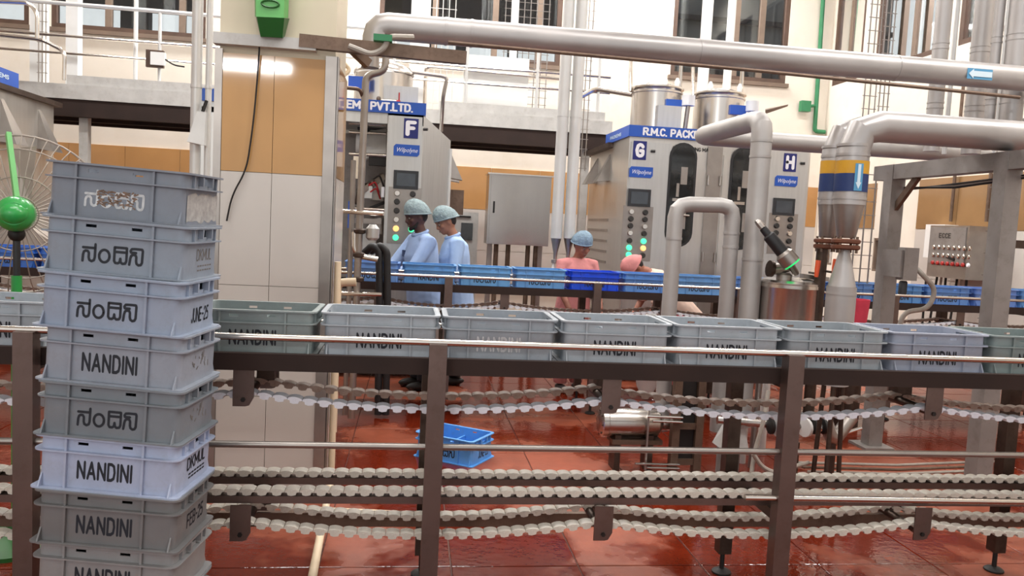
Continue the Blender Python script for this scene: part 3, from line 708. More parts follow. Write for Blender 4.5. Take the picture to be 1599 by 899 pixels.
B().lathe([(.075, 2.61), (.055, 2.59), (.055, 2.5), (.02, 2.498)], (v0.x - .03, 5.0, 0), 16).build('end_spool', 'steel_mid', bp)
q = at(1531, 116, 4.92)
b = B(); b.add([(q.x - .1, 4.9155, q.z - .035), (q.x + .085, 4.9155, q.z - .035), (q.x + .085, 4.9155, q.z + .035), (q.x - .1, 4.9155, q.z + .035)], [(0, 1, 2, 3)]); b.build('flow_sticker', 'arrow_blue', bp)
b = B(); A = [(-.09, 0), (-.055, .032), (-.055, .018), (.08, .018), (.08, -.018), (-.055, -.018), (-.055, -.032)]; b.add([(q.x + x, 4.912, q.z + z) for x, z in A], [tuple(reversed(range(7)))]); b.build('flow_arrow', 'arrow_white', bp)
B().tube([at(700, 66, 4.86), at(1200, 112, 4.86), at(1592, 152, 4.86)], .012, 8).build('thin_pipe', 'brown_steel', label='thin rusty pipe running just below the large insulated pipe', cat='pipe')
# bracket arm on the pillar carrying the pipe end
ba = thing('pipe_bracket', 'rusty steel bracket arm reaching from the pillar to the large pipe', 'bracket', at(470, 66, 4.5))
B().bar(at(468, 64, 4.5), at(728, 91, 4.5), .05, .07).build('arm', 'brown_steel', ba, smooth=False)
B().bar(at(545, 71, 4.54), at(575, 100, 4.62), .04, .05).build('strut', 'brown_steel', ba, smooth=False)
B().tube(bend([at(545, 72, 4.44), at(580, 86, 4.42), at(600, 76, 4.42), at(607, 57, 4.42), at(645, 58, 4.5)], .05), .016, 8).build('hose_loop', 'conduit', ba)
B().cbox(at(598, 60, 4.42), .1, .05, .035).build('clamp', 'green_paint', ba)
# tall pipe with an arm going back and a run to the right
c0 = at(1183, 300, 5.0)
clad_pipe('tall insulated pipe that bends back and runs right behind the tank', [(c0.x, 5.0, .3), (c0.x, 5.0, 2.36), (2.17, 5.9, 2.335), (6.6, 5.9, 2.335)], .068, .1, [(0, .93), (0, .88), (0, .55), (2, .1), (2, .3)], 'cladding_dull', k=3)
clad_pipe('low insulated pipe bent like an upturned U beside the tank', [(1.728, 5.05, .25), (1.728, 5.05, 1.775), (2.125, 5.05, 1.785), (2.125, 5.05, .25)], .052, .09, [(0, .85), (2, .12), (2, .18)], 'cladding_dull', k=3)
# two banded pipes
def banded(label, px, y, r, zt_, x1, arrow):
    p = at(px, 255, y); x = p.x; z0 = at(px, 320, y).z
    t = clad_pipe(label, [(x, y, z0), (x, y, zt_), (x1, y, zt_)], r, .16, [(0, .62), (0, .74), (0, .08), (1, .5)], k=2)
    zz = [at(px, v, y).z for v in (300, 272, 252)]
    B().tube([(x, y, zz[0]), (x, y, zz[1])], r + .003, 20, False).build('blue_band', 'band_blue', t); B().tube([(x, y, zz[1]), (x, y, zz[2])], r + .003, 20, False).build('yellow_band', 'band_yellow', t)
    if arrow:
        b = B(); s = r + .005; a0 = -.2
        def cp(a, z, e=0): return (x + (s + e) * math.sin(a), y - (s + e) * math.cos(a), z)
        N_ = 5; za, zb = zz[0] + .004, at(px, 257, y).z
        b.add([cp(-.34 + .5 * i / N_, z) for z in (za, zb) for i in range(N_ + 1)], [(i, i + 1, i + N_ + 2, i + N_ + 1) for i in range(N_)]); b.build('flow_sticker', 'arrow_blue', t)
        b = B(); m_ = -.09; b.add([cp(m_ - .09, zb - .005, .002), cp(m_ + .09, zb - .005, .002), cp(m_ + .09, za + .05, .002), cp(m_ + .17, za + .05, .002), cp(m_, za + .01, .002), cp(m_ - .17, za + .05, .002), cp(m_ - .09, za + .05, .002)], [tuple(range(7))]); b.build('flow_arrow', 'arrow_white', t)
    zr = at(px, 372, y).z; B().lathe([(r * .97, 0), (r * .9, -.03), (.055, -(z0 - zr) + .01), (.05, -(z0 - zr))], (x, y, z0), 18).build('reducer', 'steel_mid', t)
    for k in range(2): B().lathe([(.075, 0), (.085, .008), (.085, .024), (.075, .03)], (x, y, zr - .035 - .036 * k), 14).build('flange', 'rust', t)
    for a in range(4): B().lathe([(.008, 0), (.008, .1)], (x + .07 * math.cos(a * PI / 2 + .6), y + .07 * math.sin(a * PI / 2 + .6), zr - .09), 6).build('bolt', 'brown_steel', t)
    return x, zr
xa, zra = banded('insulated pipe with yellow and blue bands and a downward arrow', 1331, 4.5, .094, 2.287, 6.6, True)
xb, zrb = banded('banded insulated pipe just behind the one with the arrow', 1302, 4.8, .078, 2.31, 6.6, False)
zz = [at(1315, v, 4.5).z for v in (396, 447)]
cvs = thing('cone_vessel', 'pale clad vessel with a cone top below the banded pipes', 'vessel', (at(1314, 450, 4.5).x, 4.5, 0))
xc = ORG[cvs].x
B().lathe([(.03, zz[0] + .03), (.034, zz[0]), (.082, zz[1]), (.088, zz[1])], (xc, 4.5, 0), 20).build('cone', 'cladding', cvs)
B().lathe([(.088, .70), (.088, zz[1])], (xc, 4.5, 0), 20).build('shell', 'cladding', cvs); B().lathe([(.09, 0), (.09, .012)], (xc, 4.5, zz[1] - .05), 20).build('seam_band', 'cladding', cvs)
for a in range(3): B().tube([(xc + .06 * math.cos(a * 2.1), 4.5 + .06 * math.sin(a * 2.1), .72), (xc + .09 * math.cos(a * 2.1), 4.5 + .09 * math.sin(a * 2.1), 0)], .015, 8).build('leg', 'steel_dark', cvs)
B().tube([(xb - .03, 4.8, zrb - .06), (xb - .035, 4.8, .4)], .036, 12).build('steel_pipe', 'steel_dark', label='dark steel pipe dropping between the tank and the cone vessel', cat='pipe')
for k, (px, h) in enumerate(((1277, 32), (1304, 34))):
    p = at(px, 420 if k == 0 else 418, 4.62); hd = thing('ball_valve', ['orange valve handle left of the dark drop pipe', 'orange valve handle right of the dark drop pipe'][k], 'valve', p)
    B().tube([p + Vector((0, 0, .055)), p + Vector((-.004, 0, 0)), p + Vector((-.006, 0, -.05))], [.016, .016, .012], 10).build('grip', 'orange', hd)
    B().tube([p + Vector((0, 0, -.03)), p + Vector((.02, .14, -.03))], .008, 6).build('spindle', 'steel_dark', hd)
# tank with sight lamp
tk = thing('balance_tank', 'round stainless steel tank with lid fittings behind the grey crates', 'tank', (at(1236, 440, 4.95).x, 4.95, 0)); xt = ORG[tk].x
B().lathe([(.12, .68), (.2, .76), (.2, 1.27), (.203, 1.275), (.203, 1.295), (.19, 1.31), (.1, 1.325)], (xt, 4.95, 0), 32).build('shell', 'steel', tk)
B().lathe([(.206, 0), (.206, .02)], (xt, 4.95, 1.262), 32).build('rim', 'steel_rail', tk)
for a in range(3): B().tube([(xt + .15 * math.cos(a * 2.1 + .5), 4.95 + .15 * math.sin(a * 2.1 + .5), .8), (xt + .17 * math.cos(a * 2.1 + .5), 4.95 + .17 * math.sin(a * 2.1 + .5), 0)], .022, 10).build('leg', 'steel_mid', tk)
B().lathe([(.05, 0), (.05, .035), (.035, .05)], (xt - .09, 4.88, 1.31), 16).build('hatch', 'steel_mid', tk)
B().tube([(xt - .17, 4.88, 1.38), (xt - .04, 4.88, 1.40)], [.04, .03], 12).build('fitting', 'steel_mid', tk)
B().lathe([(.03, 0), (.055, .006), (.055, .03), (.03, .036)], (xt - .17, 4.88, 1.38), 14, (-1, 0, .1)).build('clamp', 'steel_dark', tk)
B().bar((xt + .02, 4.86, 1.345), (xt + .2, 4.86, 1.33), .05, .03).build('cross_arm', 'steel_mid', tk)
la = at(1199, 366, 4.8); lb = at(1236, 411, 4.75); dl = (lb - la).normalized(); ll = (lb - la).length
sg = thing('sight_lamp', 'dark sight glass lamp glowing green on the tank lid', 'lamp', la)
B().lathe([(.024, -.05), (.026, 0), (.04, .01), (.042, ll * .62), (.034, ll * .66)], la, 14, dl).build('housing', 'rubber', sg)
B().lathe([(.044, ll * .62), (.06, ll * .7), (.06, ll)], la, 16, dl).build('cap', 'steel_mid', sg)
B().lathe([(.054, ll), (.054, ll + .01)], la, 16, dl).build('lens', 'lamp_glow', sg)
B().tube(bend([la - dl * .05, la - dl * .1 + Vector((0, .02, .01)), at(1190, 352, 4.9)], .03), .02, 8).build('cable_gland', 'steel_mid', sg)
B().tube([la + dl * ll * .75, Vector((xt - .02, 4.86, 1.36))], .022, 8).build('neck', 'steel_mid', sg)
# vertical insulated pipes in the upper right
for px, w_, y, lb_ in ((1470, .115, 5.6, 'leftmost vertical insulated pipe in the upper right'), (1491, .035, 5.7, 'thin white vertical pipe second from the left in the upper right'), (1533, .14, 5.6, 'broad vertical insulated pipe above the arrow sticker'), (1557, .07, 5.3, 'narrow vertical insulated pipe right of the arrow sticker'), (1570, .03, 5.6, 'thin vertical pipe beside the shiny pipe in the upper right'), (1590, .15, 5.2, 'shiny vertical insulated pipe at the right picture edge')):
    x = at(px, 60, y).x; t = thing('vertical_pipe', lb_, 'pipe', (x, y, 2.3)); B().tube([(x, y, 2.3), (x, y, ZC - .02)], w_ / 2, 16).build('cladding', 'white_pipe' if w_ < .04 else 'cladding', t)
    if w_ > .06:
        for z in (2.62, 2.66, 3.06, 3.1): B().lathe([(w_ / 2 + .003, 0), (w_ / 2 + .003, .012)], (x, y, z), 16).build('seam_band', 'cladding', t)
# paired drop pipes with bare ends
for k, (px, lb_) in enumerate(((868, 'left of the two white drop pipes above the far conveyor'), (888, 'right of the two white drop pipes above the far conveyor'))):
    x = at(px, 380, 7.4).x; t = thing('drop_pipe', lb_, 'pipe', (x, 7.4, 1.2)); zt_ = at(px, 372, 7.4).z
    B().tube([(x, 7.4, zt_), (x, 7.4, ZC - .02)], .054, 14).build('cladding', 'white_pipe', t)
    B().lathe([(.05, zt_), (.02, zt_ - .14), (.018, zt_ - .2), (.035, zt_ - .205), (.035, zt_ - .235), (.015, zt_ - .24)], (x, 7.4, 0), 14).build('nozzle', 'steel_mid', t)
    B().lathe([(.012, zt_ - .23), (.022, zt_ - .3), (.038, zt_ - .39), (.038, zt_ - .42)], (x - .01, 7.4, 0), 12).build('end_cone', 'white_paint' if k == 0 else 'steel_mid', t)
    B().lathe([(.057, 0), (.057, .015)], (x, 7.4, 2.62), 14).build('seam_band', 'white_pipe', t)
for px, w_, lb_ in ((307, .075, 'white vertical pipe left of the tiled pillar'), (326, .045, 'thinner white vertical pipe touching the left of the pillar')):
    p = at(px, 120, 6.0); t = thing('vertical_pipe', lb_, 'pipe', (p.x, 6.0, 0)); B().tube([(p.x, 6, 0), (p.x, 6, ZC - .02)], w_ / 2, 14).build('cladding', 'white_pipe', t)
    B().lathe([(w_ / 2 + .004, 0), (w_ / 2 + .004, .02)], (p.x, 6, 2.45), 14).build('seam_band', 'white_pipe', t)
p = at(307, 200, 5.93); ch = thing('sheet_hood', 'bent sheet metal hood hanging on the left white pipe', 'hood', p)
B().hexa([p + Vector(v) for v in ((-.06, -.02, -.1), (.06, -.02, -.12), (.06, .05, -.12), (-.06, .05, -.1), (.0, 0, .12), (.06, 0, .12), (.06, .05, .12), (.0, .05, .12))]).build('sheet', 'white_pipe', ch, smooth=False)
B().tube([p + Vector((.04, .0, .12)), p + Vector((.06, .02, .2))], .012, 6).build('pin', 'dark', ch)
# ------------------------------------------------------------------ gantry on the right
gt = thing('pipe_gantry', 'grey steel gantry frame carrying the banded pipes', 'gantry', (3.55, 5, 0))
GX = 3.62; gy1, gy2 = 5.6, atx(1566, 350, GX).y
for y in (gy1, gy2):
    B().box(GX - .055, GX + .055, y - .055, y + .055, .02, 2.18).build('column', 'gantry_grey', gt, smooth=False)
    B().box(GX - .12, GX + .12, y - .12, y + .12, 0, .02).build('foot_plate', 'gantry_grey', gt, smooth=False)
B().box(GX - .05, GX + .05, gy2 - .25, gy1 + .2, 2.07, 2.18).build('top_beam', 'gantry_grey', gt, smooth=False)
B().bar((GX, gy1, 1.82), (GX, gy1 - .28, 2.08), .03, .05).build('brace', 'brown_steel', gt, smooth=False)
B().bar((GX + .05, gy2, 1.62), (GX + .3, gy2, 1.62), .05, .05).build('side_bracket', 'steel_dark', gt, smooth=False)
for k in range(3): B().tube([(GX + .05 + .015 * k, gy1 + .15, 2.02 - .014 * k), (GX + .06, 5.0, 1.99 + .012 * k), (GX + .05, gy2 - .2, 2.03 + .006 * k)], .008, 6).build('cable', ['dark', 'conduit', 'dark'][k], gt)
p = at(1417, 412, 5.35); gb = thing('grey_switch_box', 'grey switch box beside the nearer gantry column with black cable gland', 'box', p)
B().cbox(p, .11, .09, .24).build('case', 'gantry_grey', gb, smooth=False); B().box(p.x - .075, p.x - .05, p.y - .03, p.y + .2, p.z - .1, p.z + .1).build('mount', 'gantry_grey', gb, smooth=False)
B().lathe([(.03, 0), (.03, .09), (.022, .1)], p + Vector((-.02, 0, -.225)), 10).build('gland', 'rubber', gb)
B().tube(bend([p + Vector((.06, 0, -.02)), at(1440, 428, 5.3), at(1462, 452, 5.3), at(1450, 482, 5.3), at(1410, 487, 5.3), at(1403, 520, 5.3)], .08), .018, 10).build('flexible_conduit', 'conduit', gb)
cp_ = thing('control_panel', 'grey control panel with rows of buttons on the right wall', 'panel', (6.5, 8.9, 1.2))
y0_, y1_ = atx(1449, 400, 6.3).y, atx(1510, 400, 6.3).y; zt_ = atx(1480, 352, 6.3).z; zb_ = atx(1480, 434, 6.3).z
B().box(6.3, 6.675, y1_, y0_, zb_, zt_).build('case', 'steel_mid', cp_, smooth=False)
B().box(6.29, 6.3, y1_ + .04, y0_ - .02, zb_ + .16, zt_ - .02).build('door', 'gantry_grey', cp_, smooth=False)
for r, m_ in enumerate(('steel_rail', 'steel_rail', 'button_red')):
    for k in range(8):
        B().lathe([(.026, 0), (.026, .012), (.018, .02)], (6.29, y0_ - .12 - .088 * k, zt_ - .26 - .095 * r), 8, (-1, 0, 0)).build('button', m_ if not (r == 2 and k == 7) else 'sign_white', cp_)
b = B(); write(b, 'ECCE', (6.287, (y0_ + y1_) / 2 + .05, zt_ - .12), (0, -1, 0), (0, 0, 1), .05, .2, .2); b.build('nameplate', 'button_dark', cp_)
B().bar((6.285, y0_ - .36, zb_ + .25), (6.285, y0_ - .5, zb_ + .22), .02, .03).build('door_latch', 'dark', cp_)
for k in range(7): B().tube([(6.4 + .03 * (k % 3), y1_ + .1 + .12 * k, zb_), (6.42, y1_ + .12 + .12 * k, .5)], .014, 6).build('cable', ['dark', 'conduit', 'dark'][k % 3], cp_)
B().box(6.5, 6.69, y0_ + .02, y0_ + .38, zb_ + .22, zt_ + .02).build('white_wall_box', 'white_paint', label='white wall box left of the button panel', cat='box')
# pipes on the right wall strips (conduits over the tan tiles)
for px, lb_ in ((1489, 'left brown conduit on the tan right wall'), (1545, 'right brown conduit on the tan right wall')):
    y = atx(px, 320, 6.66).y; B().tube([(6.64, y, 1.9), (6.64, y, 3.6)], .02, 8).build('conduit_pipe', 'brown_steel', label=lb_, cat='conduit')
gp = thing('green_pipe', 'thin green pipe with a green outlet box on the back wall', 'pipe', (6.2, YB - .06, 2.3))
p1_, p2_ = at(1283, 0, YB - .06), at(1272, 205, YB - .06)
B().tube(bend([(p1_.x, YB - .06, 6.9), (p2_.x, YB - .06, p2_.z), (p2_.x + .18, YB - .06, p2_.z)], .06), .035, 8).build('tube', 'green_paint', gp)
p = at(1257, 166, YB - .1); B().cbox(p, .16, .1, .17).build('outlet_box', 'green_paint', gp); B().tube([p, (p2_.x, YB - .06, p.z + .03)], .025, 8).build('spur', 'green_paint', gp)
# ================================================================== PACKING MACHINES
def stadium(w, h, n=8):
    r = w / 2; pts = [(r * math.cos(PI * k / n), h / 2 - r + r * math.sin(PI * k / n)) for k in range(n + 1)]
    return pts + [(-x, -y) for x, y in pts]
def script_tag(b, c, w):
    """slanted white product script, too small in the picture to be more than a row of joined letters"""
    cu = bpy.data.curves.new('t', 'FONT'); cu.body = 'Wilpolyne'; cu.shear = .35; cu.resolution_u = 2; cu.align_x = 'CENTER'; cu.align_y = 'CENTER'
    o = bpy.data.objects.new('t', cu); COL.objects.link(o); dg = bpy.context.evaluated_depsgraph_get(); me = bpy.data.meshes.new_from_object(o.evaluated_get(dg))
    k = w / (max(v.co.x for v in me.vertices) - min(v.co.x for v in me.vertices)); c = Vector(c)
    b.add([c + Vector((v.co.x * k, 0, v.co.y * k * 1.2)) for v in me.vertices], [tuple(p.vertices) for p in me.polygons])
    bpy.data.objects.remove(o); bpy.data.curves.remove(cu); bpy.data.meshes.remove(me)
def head_panel(t, x0, x1, yf, z0, z1, letter, lx, lz, tx, tz, sx, sz, bx, rows, lit, ly=None):
    pn = B().box(x0, x1, yf - .02, yf, z0, z1).build('control_column', 'steel_panel', t, smooth=False); y = yf - .021
    B().box(lx - .07, lx + .07, y - .006, y, lz - .095, lz + .095).build('letter_plate', 'sign_navy', pn, smooth=False)
    b = B(); write(b, letter, (lx, y - .009, lz), (1, 0, 0), (0, 0, 1), .115, .066, .3); b.build('letter', 'sign_white', pn)
    B().prism([(a * .125, c * .055) for a, c in ((-1, -1), (.85, -1), (1, -.6), (1, 1), (-.85, 1), (-1, .6))], (tx, y, tz), (1, 0, 0), (0, 0, 1), (0, -.006, 0)).build('product_tag', 'sign_blue', pn, smooth=False)
    b = B(); script_tag(b, (tx, y - .0085, tz), .2); b.build('tag_script', 'sign_white', pn)
    B().box(sx - .12, sx + .12, y - .015, y, sz - .09, sz + .09).build('screen_frame', 'screen_frame', pn, smooth=False)
    B().box(sx - .09, sx + .09, y - .018, y - .014, sz - .062, sz + .062).build('screen', 'screen', pn, smooth=False)
    B().tube([(lx + .12, y, lz), (lx + .16, y - .02, lz)], .014, 8).build('door_lock', 'button_dark', pn)
    B().box(bx - .16, bx + .16, y - .004, y, rows[-1] - .06, rows[0] + .06).build('button_plate', 'steel_mid', pn, smooth=False)
    for i, z in enumerate(rows):
        for j, dx in enumerate((-.075, .075)):
            m_ = lit.get((i, j), 'button_dark' if (i + j) % 3 else 'steel_rail')
            B().lathe([(.03, 0), (.03, .012), (.024, .026)], (bx + dx, y - .004, z), 12, (0, -1, 0)).build('button', m_, pn)
def chute(t, x, y, z, s, w=.17, h=.3):
    """tapered vent hood on a side wall; s = +1 opens to the right"""
    B().add([(x, y, z + h), (x, y + .06, z + h), (x, y - .02, z), (x, y + w, z), (x + s * .15, y - .02, z - .02), (x + s * .15, y + w, z - .02)], [(0, 1, 3, 2), (0, 2, 4), (1, 5, 3), (0, 4, 5, 1), (2, 3, 5, 4)]).build('vent_hood', 'steel_mid', t, smooth=False)
YF = 7.95
# --- twin head machine G / H
mg = thing('packing_machine', 'twin stainless milk pouch packing machine lettered G and H', 'machine', (3.15, 8.9, 0))
X0, X1 = 2.18, 4.16
B().box(X0, X1, YF, 8.62, .12, 2.56).build('front_body', 'steel_machine', mg, smooth=False)
B().box(X0 + .02, X1 - .02, 8.62, 9.8, .12, 2.5).build('rear_body', 'steel_machine', mg, smooth=False)
B().box(X0 - .06, X1, 8.6, 9.85, 2.5, 2.55).build('roof_sheet', 'steel_dark', mg, smooth=False)
hd = B().box(X0 - .02, X1 - .02, YF - .03, 8.9, 2.55, 2.665).build('header', 'sign_blue', mg, smooth=False)
b = B(); write(b, 'R.M.C. PACKEMS PVT.LTD.', (X0 + .71, YF - .033, 2.607), (1, 0, 0), (0, 0, 1), .066, 1.15, .26); b.build('header_lettering', 'sign_white', hd)
b = B(); write(b, 'PACKEMS', (X0 - .022, 8.45, 2.6), (0, -1, 0), (0, 0, 1), .03, .45, .2); b.build('side_lettering', 'arrow_white', hd)
b = B(); write(b, 'MILK PACKING MACHINE', (X0 + .72, YF - .003, 2.46), (1, 0, 0), (0, 0, 1), .035, .5, .22); b.build('front_lettering', 'button_dark', mg)
rz_ = [at(995, v, YF).z for v in (331, 342, 353, 364)] + [at(995, v, YF).z for v in (376, 387, 398)]
head_panel(mg, X0 + .02, X0 + .45, YF, .3, 2.5, 'G', at(998, 235, YF).x, at(998, 235, YF).z, at(1000, 269, YF).x, at(1000, 269, YF).z, at(997, 309, YF).x, at(997, 309, YF).z, at(995, 340, YF).x, rz_, {(4, 1): 'lamp_green', (5, 0): 'lamp_green', (6, 0): 'lamp_green', (5, 1): 'lamp_amber', (6, 1): 'button_dark'})
rz_ = [at(1222, v, YF).z for v in (342, 353, 364, 376, 388)]
head_panel(mg, X1 - .5, X1 - .03, YF, .3, 2.5, 'H', at(1232, 254, YF).x, at(1232, 254, YF).z, at(1226, 283, YF).x, at(1226, 283, YF).z, at(1222, 323, YF).x, at(1222, 323, YF).z, at(1222, 340, YF).x, rz_, {})
def oval_door(x0, x1, cx, zc):
    d = B().box(x0, x1, YF - .012, YF, .35, 2.42).build('door', 'steel_machine', mg, smooth=False)
    B().prism(stadium(.3, 1.08, 10), (cx, YF - .012, zc), (1, 0, 0), (0, 0, 1), (0, -.012, 0)).build('window_frame', 'rubber', d)
    B().prism(stadium(.25, 1.02, 10), (cx, YF - .024, zc), (1, 0, 0), (0, 0, 1), (0, -.004, 0)).build('window_pane', 'oval_glass', d)
    for k, (dx, z, w, h) in enumerate(((.02, zc + .2, .07, .18), (-.03, zc - .05, .12, .03), (.04, zc - .25, .05, .2), (-.04, zc + .05, .03, .14))):
        B().cbox((cx + dx, YF - .0285, z), w, .002, h).build('inner_part', ['steel_mid', 'steel_rail'][k % 2], d, smooth=False)
    B().tube([(x0 + .06, YF - .012, 1.78), (x0 + .06, YF - .05, 1.78), (x0 + .2, YF - .05, 1.77)], .014, 8).build('handle', 'steel_rail', d)
cxg = at(1063, 290, YF).x; oval_door(X0 + .47, 3.0, cxg, 1.98); oval_door(3.2, X1 - .52, at(1158, 300, YF).x, 1.98)
B().box(3.02, 3.18, YF - .02, YF, .2, 2.5).build('centre_post', 'steel_mid', mg, smooth=False)
for z in (2.1, 1.3): 
    for x in (3.04, 3.17): B().lathe([(.014, 0), (.014, .1)], (x, YF - .03, z), 8).build('hinge', 'steel_mid', mg)
chute(mg, X0 + .02, 8.78, 2.14, -1); chute(mg, X0 + .02, 9.38, 2.14, -1)
for k in range(10): B().box(X0 + .012, X0 + .021, 8.72, 9.7, .6 + .12 * k, .63 + .12 * k).build('louvre', 'steel_mid', mg, smooth=False)
for x in (X0 + .1, X1 - .1):
    for y in (8.05, 9.7): B().lathe([(.05, 0), (.05, .02), (.02, .03), (.02, .13)], (x, y, 0), 10).build('foot', 'steel_dark', mg)
# round tanks standing on it
for k, (px, pt, pb_, lb_) in enumerate(((1026, 131, 195, 'round steel tank on the packing machine, above the letter G'), (1124, 140, 200, 'round steel tank on the packing machine, farther right one with a blue tag'))):
    c = at(px, 160, 8.55); zt_ = at(px, pt, 8.55).z; z0 = 2.668 if True else 0
    t = thing('header_tank', lb_, 'tank', (c.x, 8.58, z0)); r = .275
    B().lathe([(r, z0), (r, zt_ - .12), (r + .012, zt_ - .115), (r + .012, zt_ - .095), (r * .99, zt_ - .09), (r * .93, zt_ - .04), (r * .5, zt_), (.02, zt_ + .01)], (c.x, 8.58, 0), 28).build('shell', 'steel', t)
    B().lathe([(r + .02, 0), (r + .02, .016)], (c.x, 8.58, zt_ - .065), 28).build('clamp_ring', 'steel_rail', t)
    B().box(c.x + .02, c.x + .2, 8.28, 8.31, zt_ - .3, zt_ - .2).build('blue_tag', 'sign_blue', t, smooth=False)
    B().lathe([(.07, 0), (.07, .11)], (c.x + .26, 8.27, zt_ - .26), 14).build('sensor_head', 'white_paint', t); B().tube([(c.x + .26, 8.27, zt_ - .26), (c.x + .25, 8.3, z0)], .025, 8).build('riser', 'steel_mid', t)
    for dx in (-.14, .06, .2): B().lathe([(.022, 0), (.03, .05), (.014, .09)], (c.x + dx, 8.5, zt_ - .02), 10).build('spray_nozzle', 'white_paint', t)
    if k == 0: B().box(c.x - .09, c.x + .17, 8.2, 8.3, 2.67, 2.93).build('level_box', 'steel_panel', t, smooth=False)
    B().tube(bend([(c.x - .3, 8.58, zt_ - .1), (c.x - .3, 8.7, zt_ + .42), (c.x + .3, 8.7, zt_ + .4), (c.x + .3, 8.7, zt_ - .02)], .08), .022, 8).build('overhead_pipe', 'steel_rail', t)
B().tube(bend([at(895, 158, 9.0), at(930, 138, 9.0), at(988, 148, 8.7)], .1), .028, 8).build('feed_pipe', 'steel_rail', label='bent steel feed pipe joining the left round tank', cat='pipe')
tr = at(1215, 166, 8.2); B().hexa([at(1195, 178, 8.0), at(1230, 166, 8.0), at(1230, 166, 8.3), at(1195, 174, 8.3), at(1195, 172, 8.0), at(1231, 163, 8.0), at(1231, 163, 8.3), at(1195, 170, 8.3)]).build('small_trough', 'brown_steel', label='small thin trough beside the top of the tall bent pipe', cat='trough')
# --- machine F with open bay
mf = thing('packing_machine', 'stainless packing machine lettered F with an open bay behind the pillar', 'machine', (-1, 8.9, 0)); F0, F1 = -2.05, .07; YF2 = 7.82
def part(n, *a, m_='steel_machine', par=None): return B().box(*a).build(n, m_, par or mf, smooth=False)
part('rear_body', F0, F1 - .02, 8.6, 9.8, .12, 2.5); part('bay_floor', F0, F1 - .35, YF2, 8.6, .12, .75)
part('side_column', F1 - .345, F1, YF2, 8.6, .12, 2.6); part('side_column', F0, F0 + .35, YF2, 8.6, .12, 2.55)
part('top_frame', F0, F1, YF2, 8.6, 2.50, 2.6, m_='steel_panel'); part('bay_back', F0 + .35, F1 - .35, 8.55, 8.6, .75, 2.46, m_='gantry_grey')
hf = part('header', F0, F1 + .02, YF2 - .03, 8.1, 2.60, 2.715, m_='sign_blue')
b = B(); write(b, 'R.M.C. PACKEMS PVT.LTD.', (F1 - .70, YF2 - .033, 2.658), (1, 0, 0), (0, 0, 1), .066, 1.17, .26); b.build('header_lettering', 'sign_white', hf)
B().hexa([(F1, YF2, .12), (F1 + .30, 8.45, .12), (F1 + .30, 9.6, .12), (F1, 9.6, .12), (F1, YF2, 2.6), (F1 + .30, 8.45, 2.44), (F1 + .30, 9.6, 2.44), (F1, 9.6, 2.6)]).build('side_panel', 'steel_panel', mf, smooth=False)
chute(mf, F1 + .30, 8.6, 2.06, 1); chute(mf, F1 + .30, 9.1, 2.06, 1)
B().tube([(F1 + .30, 8.44, .4), (F1 + .30, 8.44, 2.35)], .02, 8).build('edge_strip', 'white_pipe', mf)
rz_ = [at(625, v, YF2).z for v in (302, 315, 329, 343, 357, 371)]
head_panel(mf, F1 - .34, F1 - .01, YF2, .3, 2.58, 'F', at(642, 201, YF2).x, at(642, 201, YF2).z, at(635, 235, YF2).x, at(635, 235, YF2).z, at(634, 281, YF2).x, at(634, 281, YF2).z, at(631, 340, YF2).x, rz_, {(4, 0): 'lamp_amber', (5, 0): 'lamp_green', (4, 1): 'lamp_green'})
def fp(px, py, y): return at(px, py, y)
p = fp(592, 212, 8.1); B().add([fp(566, 250, 8.0), fp(580, 196, 8.3), fp(604, 192, 8.3), fp(603, 240, 8.0), fp(566, 252, 8.02), fp(580, 198, 8.32), fp(604, 194, 8.32), fp(603, 242, 8.02)], [(0, 3, 2, 1), (4, 5, 6, 7), (0, 1, 5, 4), (1, 2, 6, 5), (2, 3, 7, 6), (3, 0, 4, 7)]).build('film_web', 'light_grey', mf, smooth=False)
for px, py, w_, h_, y, m_, nm in ((592, 251, .2, .1, 8.0, 'dark', 'drive_box'), (582, 197, .3, .09, 8.3, 'rubber', 'film_shaft_box'), (585, 332, .34, .05, 7.95, 'steel_rail', 'cross_plate'), (588, 297, .13, .2, 8.1, 'steel_mid', 'jaw_carrier'), (572, 300, .12, .12, 8.0, 'steel_panel', 'solenoid'), (570, 380, .22, .3, 8.1, 'steel_panel', 'forming_box'), (598, 300, .03, .1, 7.9, 'sign_white', 'sensor'), (575, 345, .26, .05, 7.9, 'steel_mid', 'lower_jaw'), (548, 335, .05, .26, 7.8, 'sign_blue', 'blue_plate'), (592, 350, .18, .26, 8.3, 'gantry_grey', 'guard_plate')):
    B().cbox(fp(px, py, y), w_, .1, h_).build(nm, m_, mf, smooth=False)
B().lathe([(.11, -.12), (.12, -.11), (.12, .11), (.11, .12)], fp(575, 225, 8.35), 20, (1, 0, 0)).build('film_reel', 'white_paint', mf)
B().bar(fp(560, 300, 7.9), fp(598, 275, 8.1), .05, .06).build('linkage', 'steel_rail', mf, smooth=False)
B().bar(fp(566, 330, 7.9), fp(600, 316, 7.95), .04, .03).build('linkage', 'dark', mf, smooth=False)
B().bar(fp(558, 318, 7.9), fp(566, 280, 8.0), .05, .04).build('linkage', 'steel_dark', mf, smooth=False)
B().cbox(fp(560, 262, 8.0), .1, .1, .22).build('air_cylinder', 'steel_rail', mf, smooth=False)
B().lathe([(.05, 0), (.05, .16)], fp(592, 365, 7.95), 12).build('sealing_drum', 'steel_mid', mf)
for py, y in ((184, 8.1), (192, 8.0), (206, 8.2), (240, 7.95), (325, 7.9)): 
    a = fp(545, py, y); c = fp(603, py + 3, y); B().tube([a, c], .018, 10).build('roller', 'steel_rail', mf)
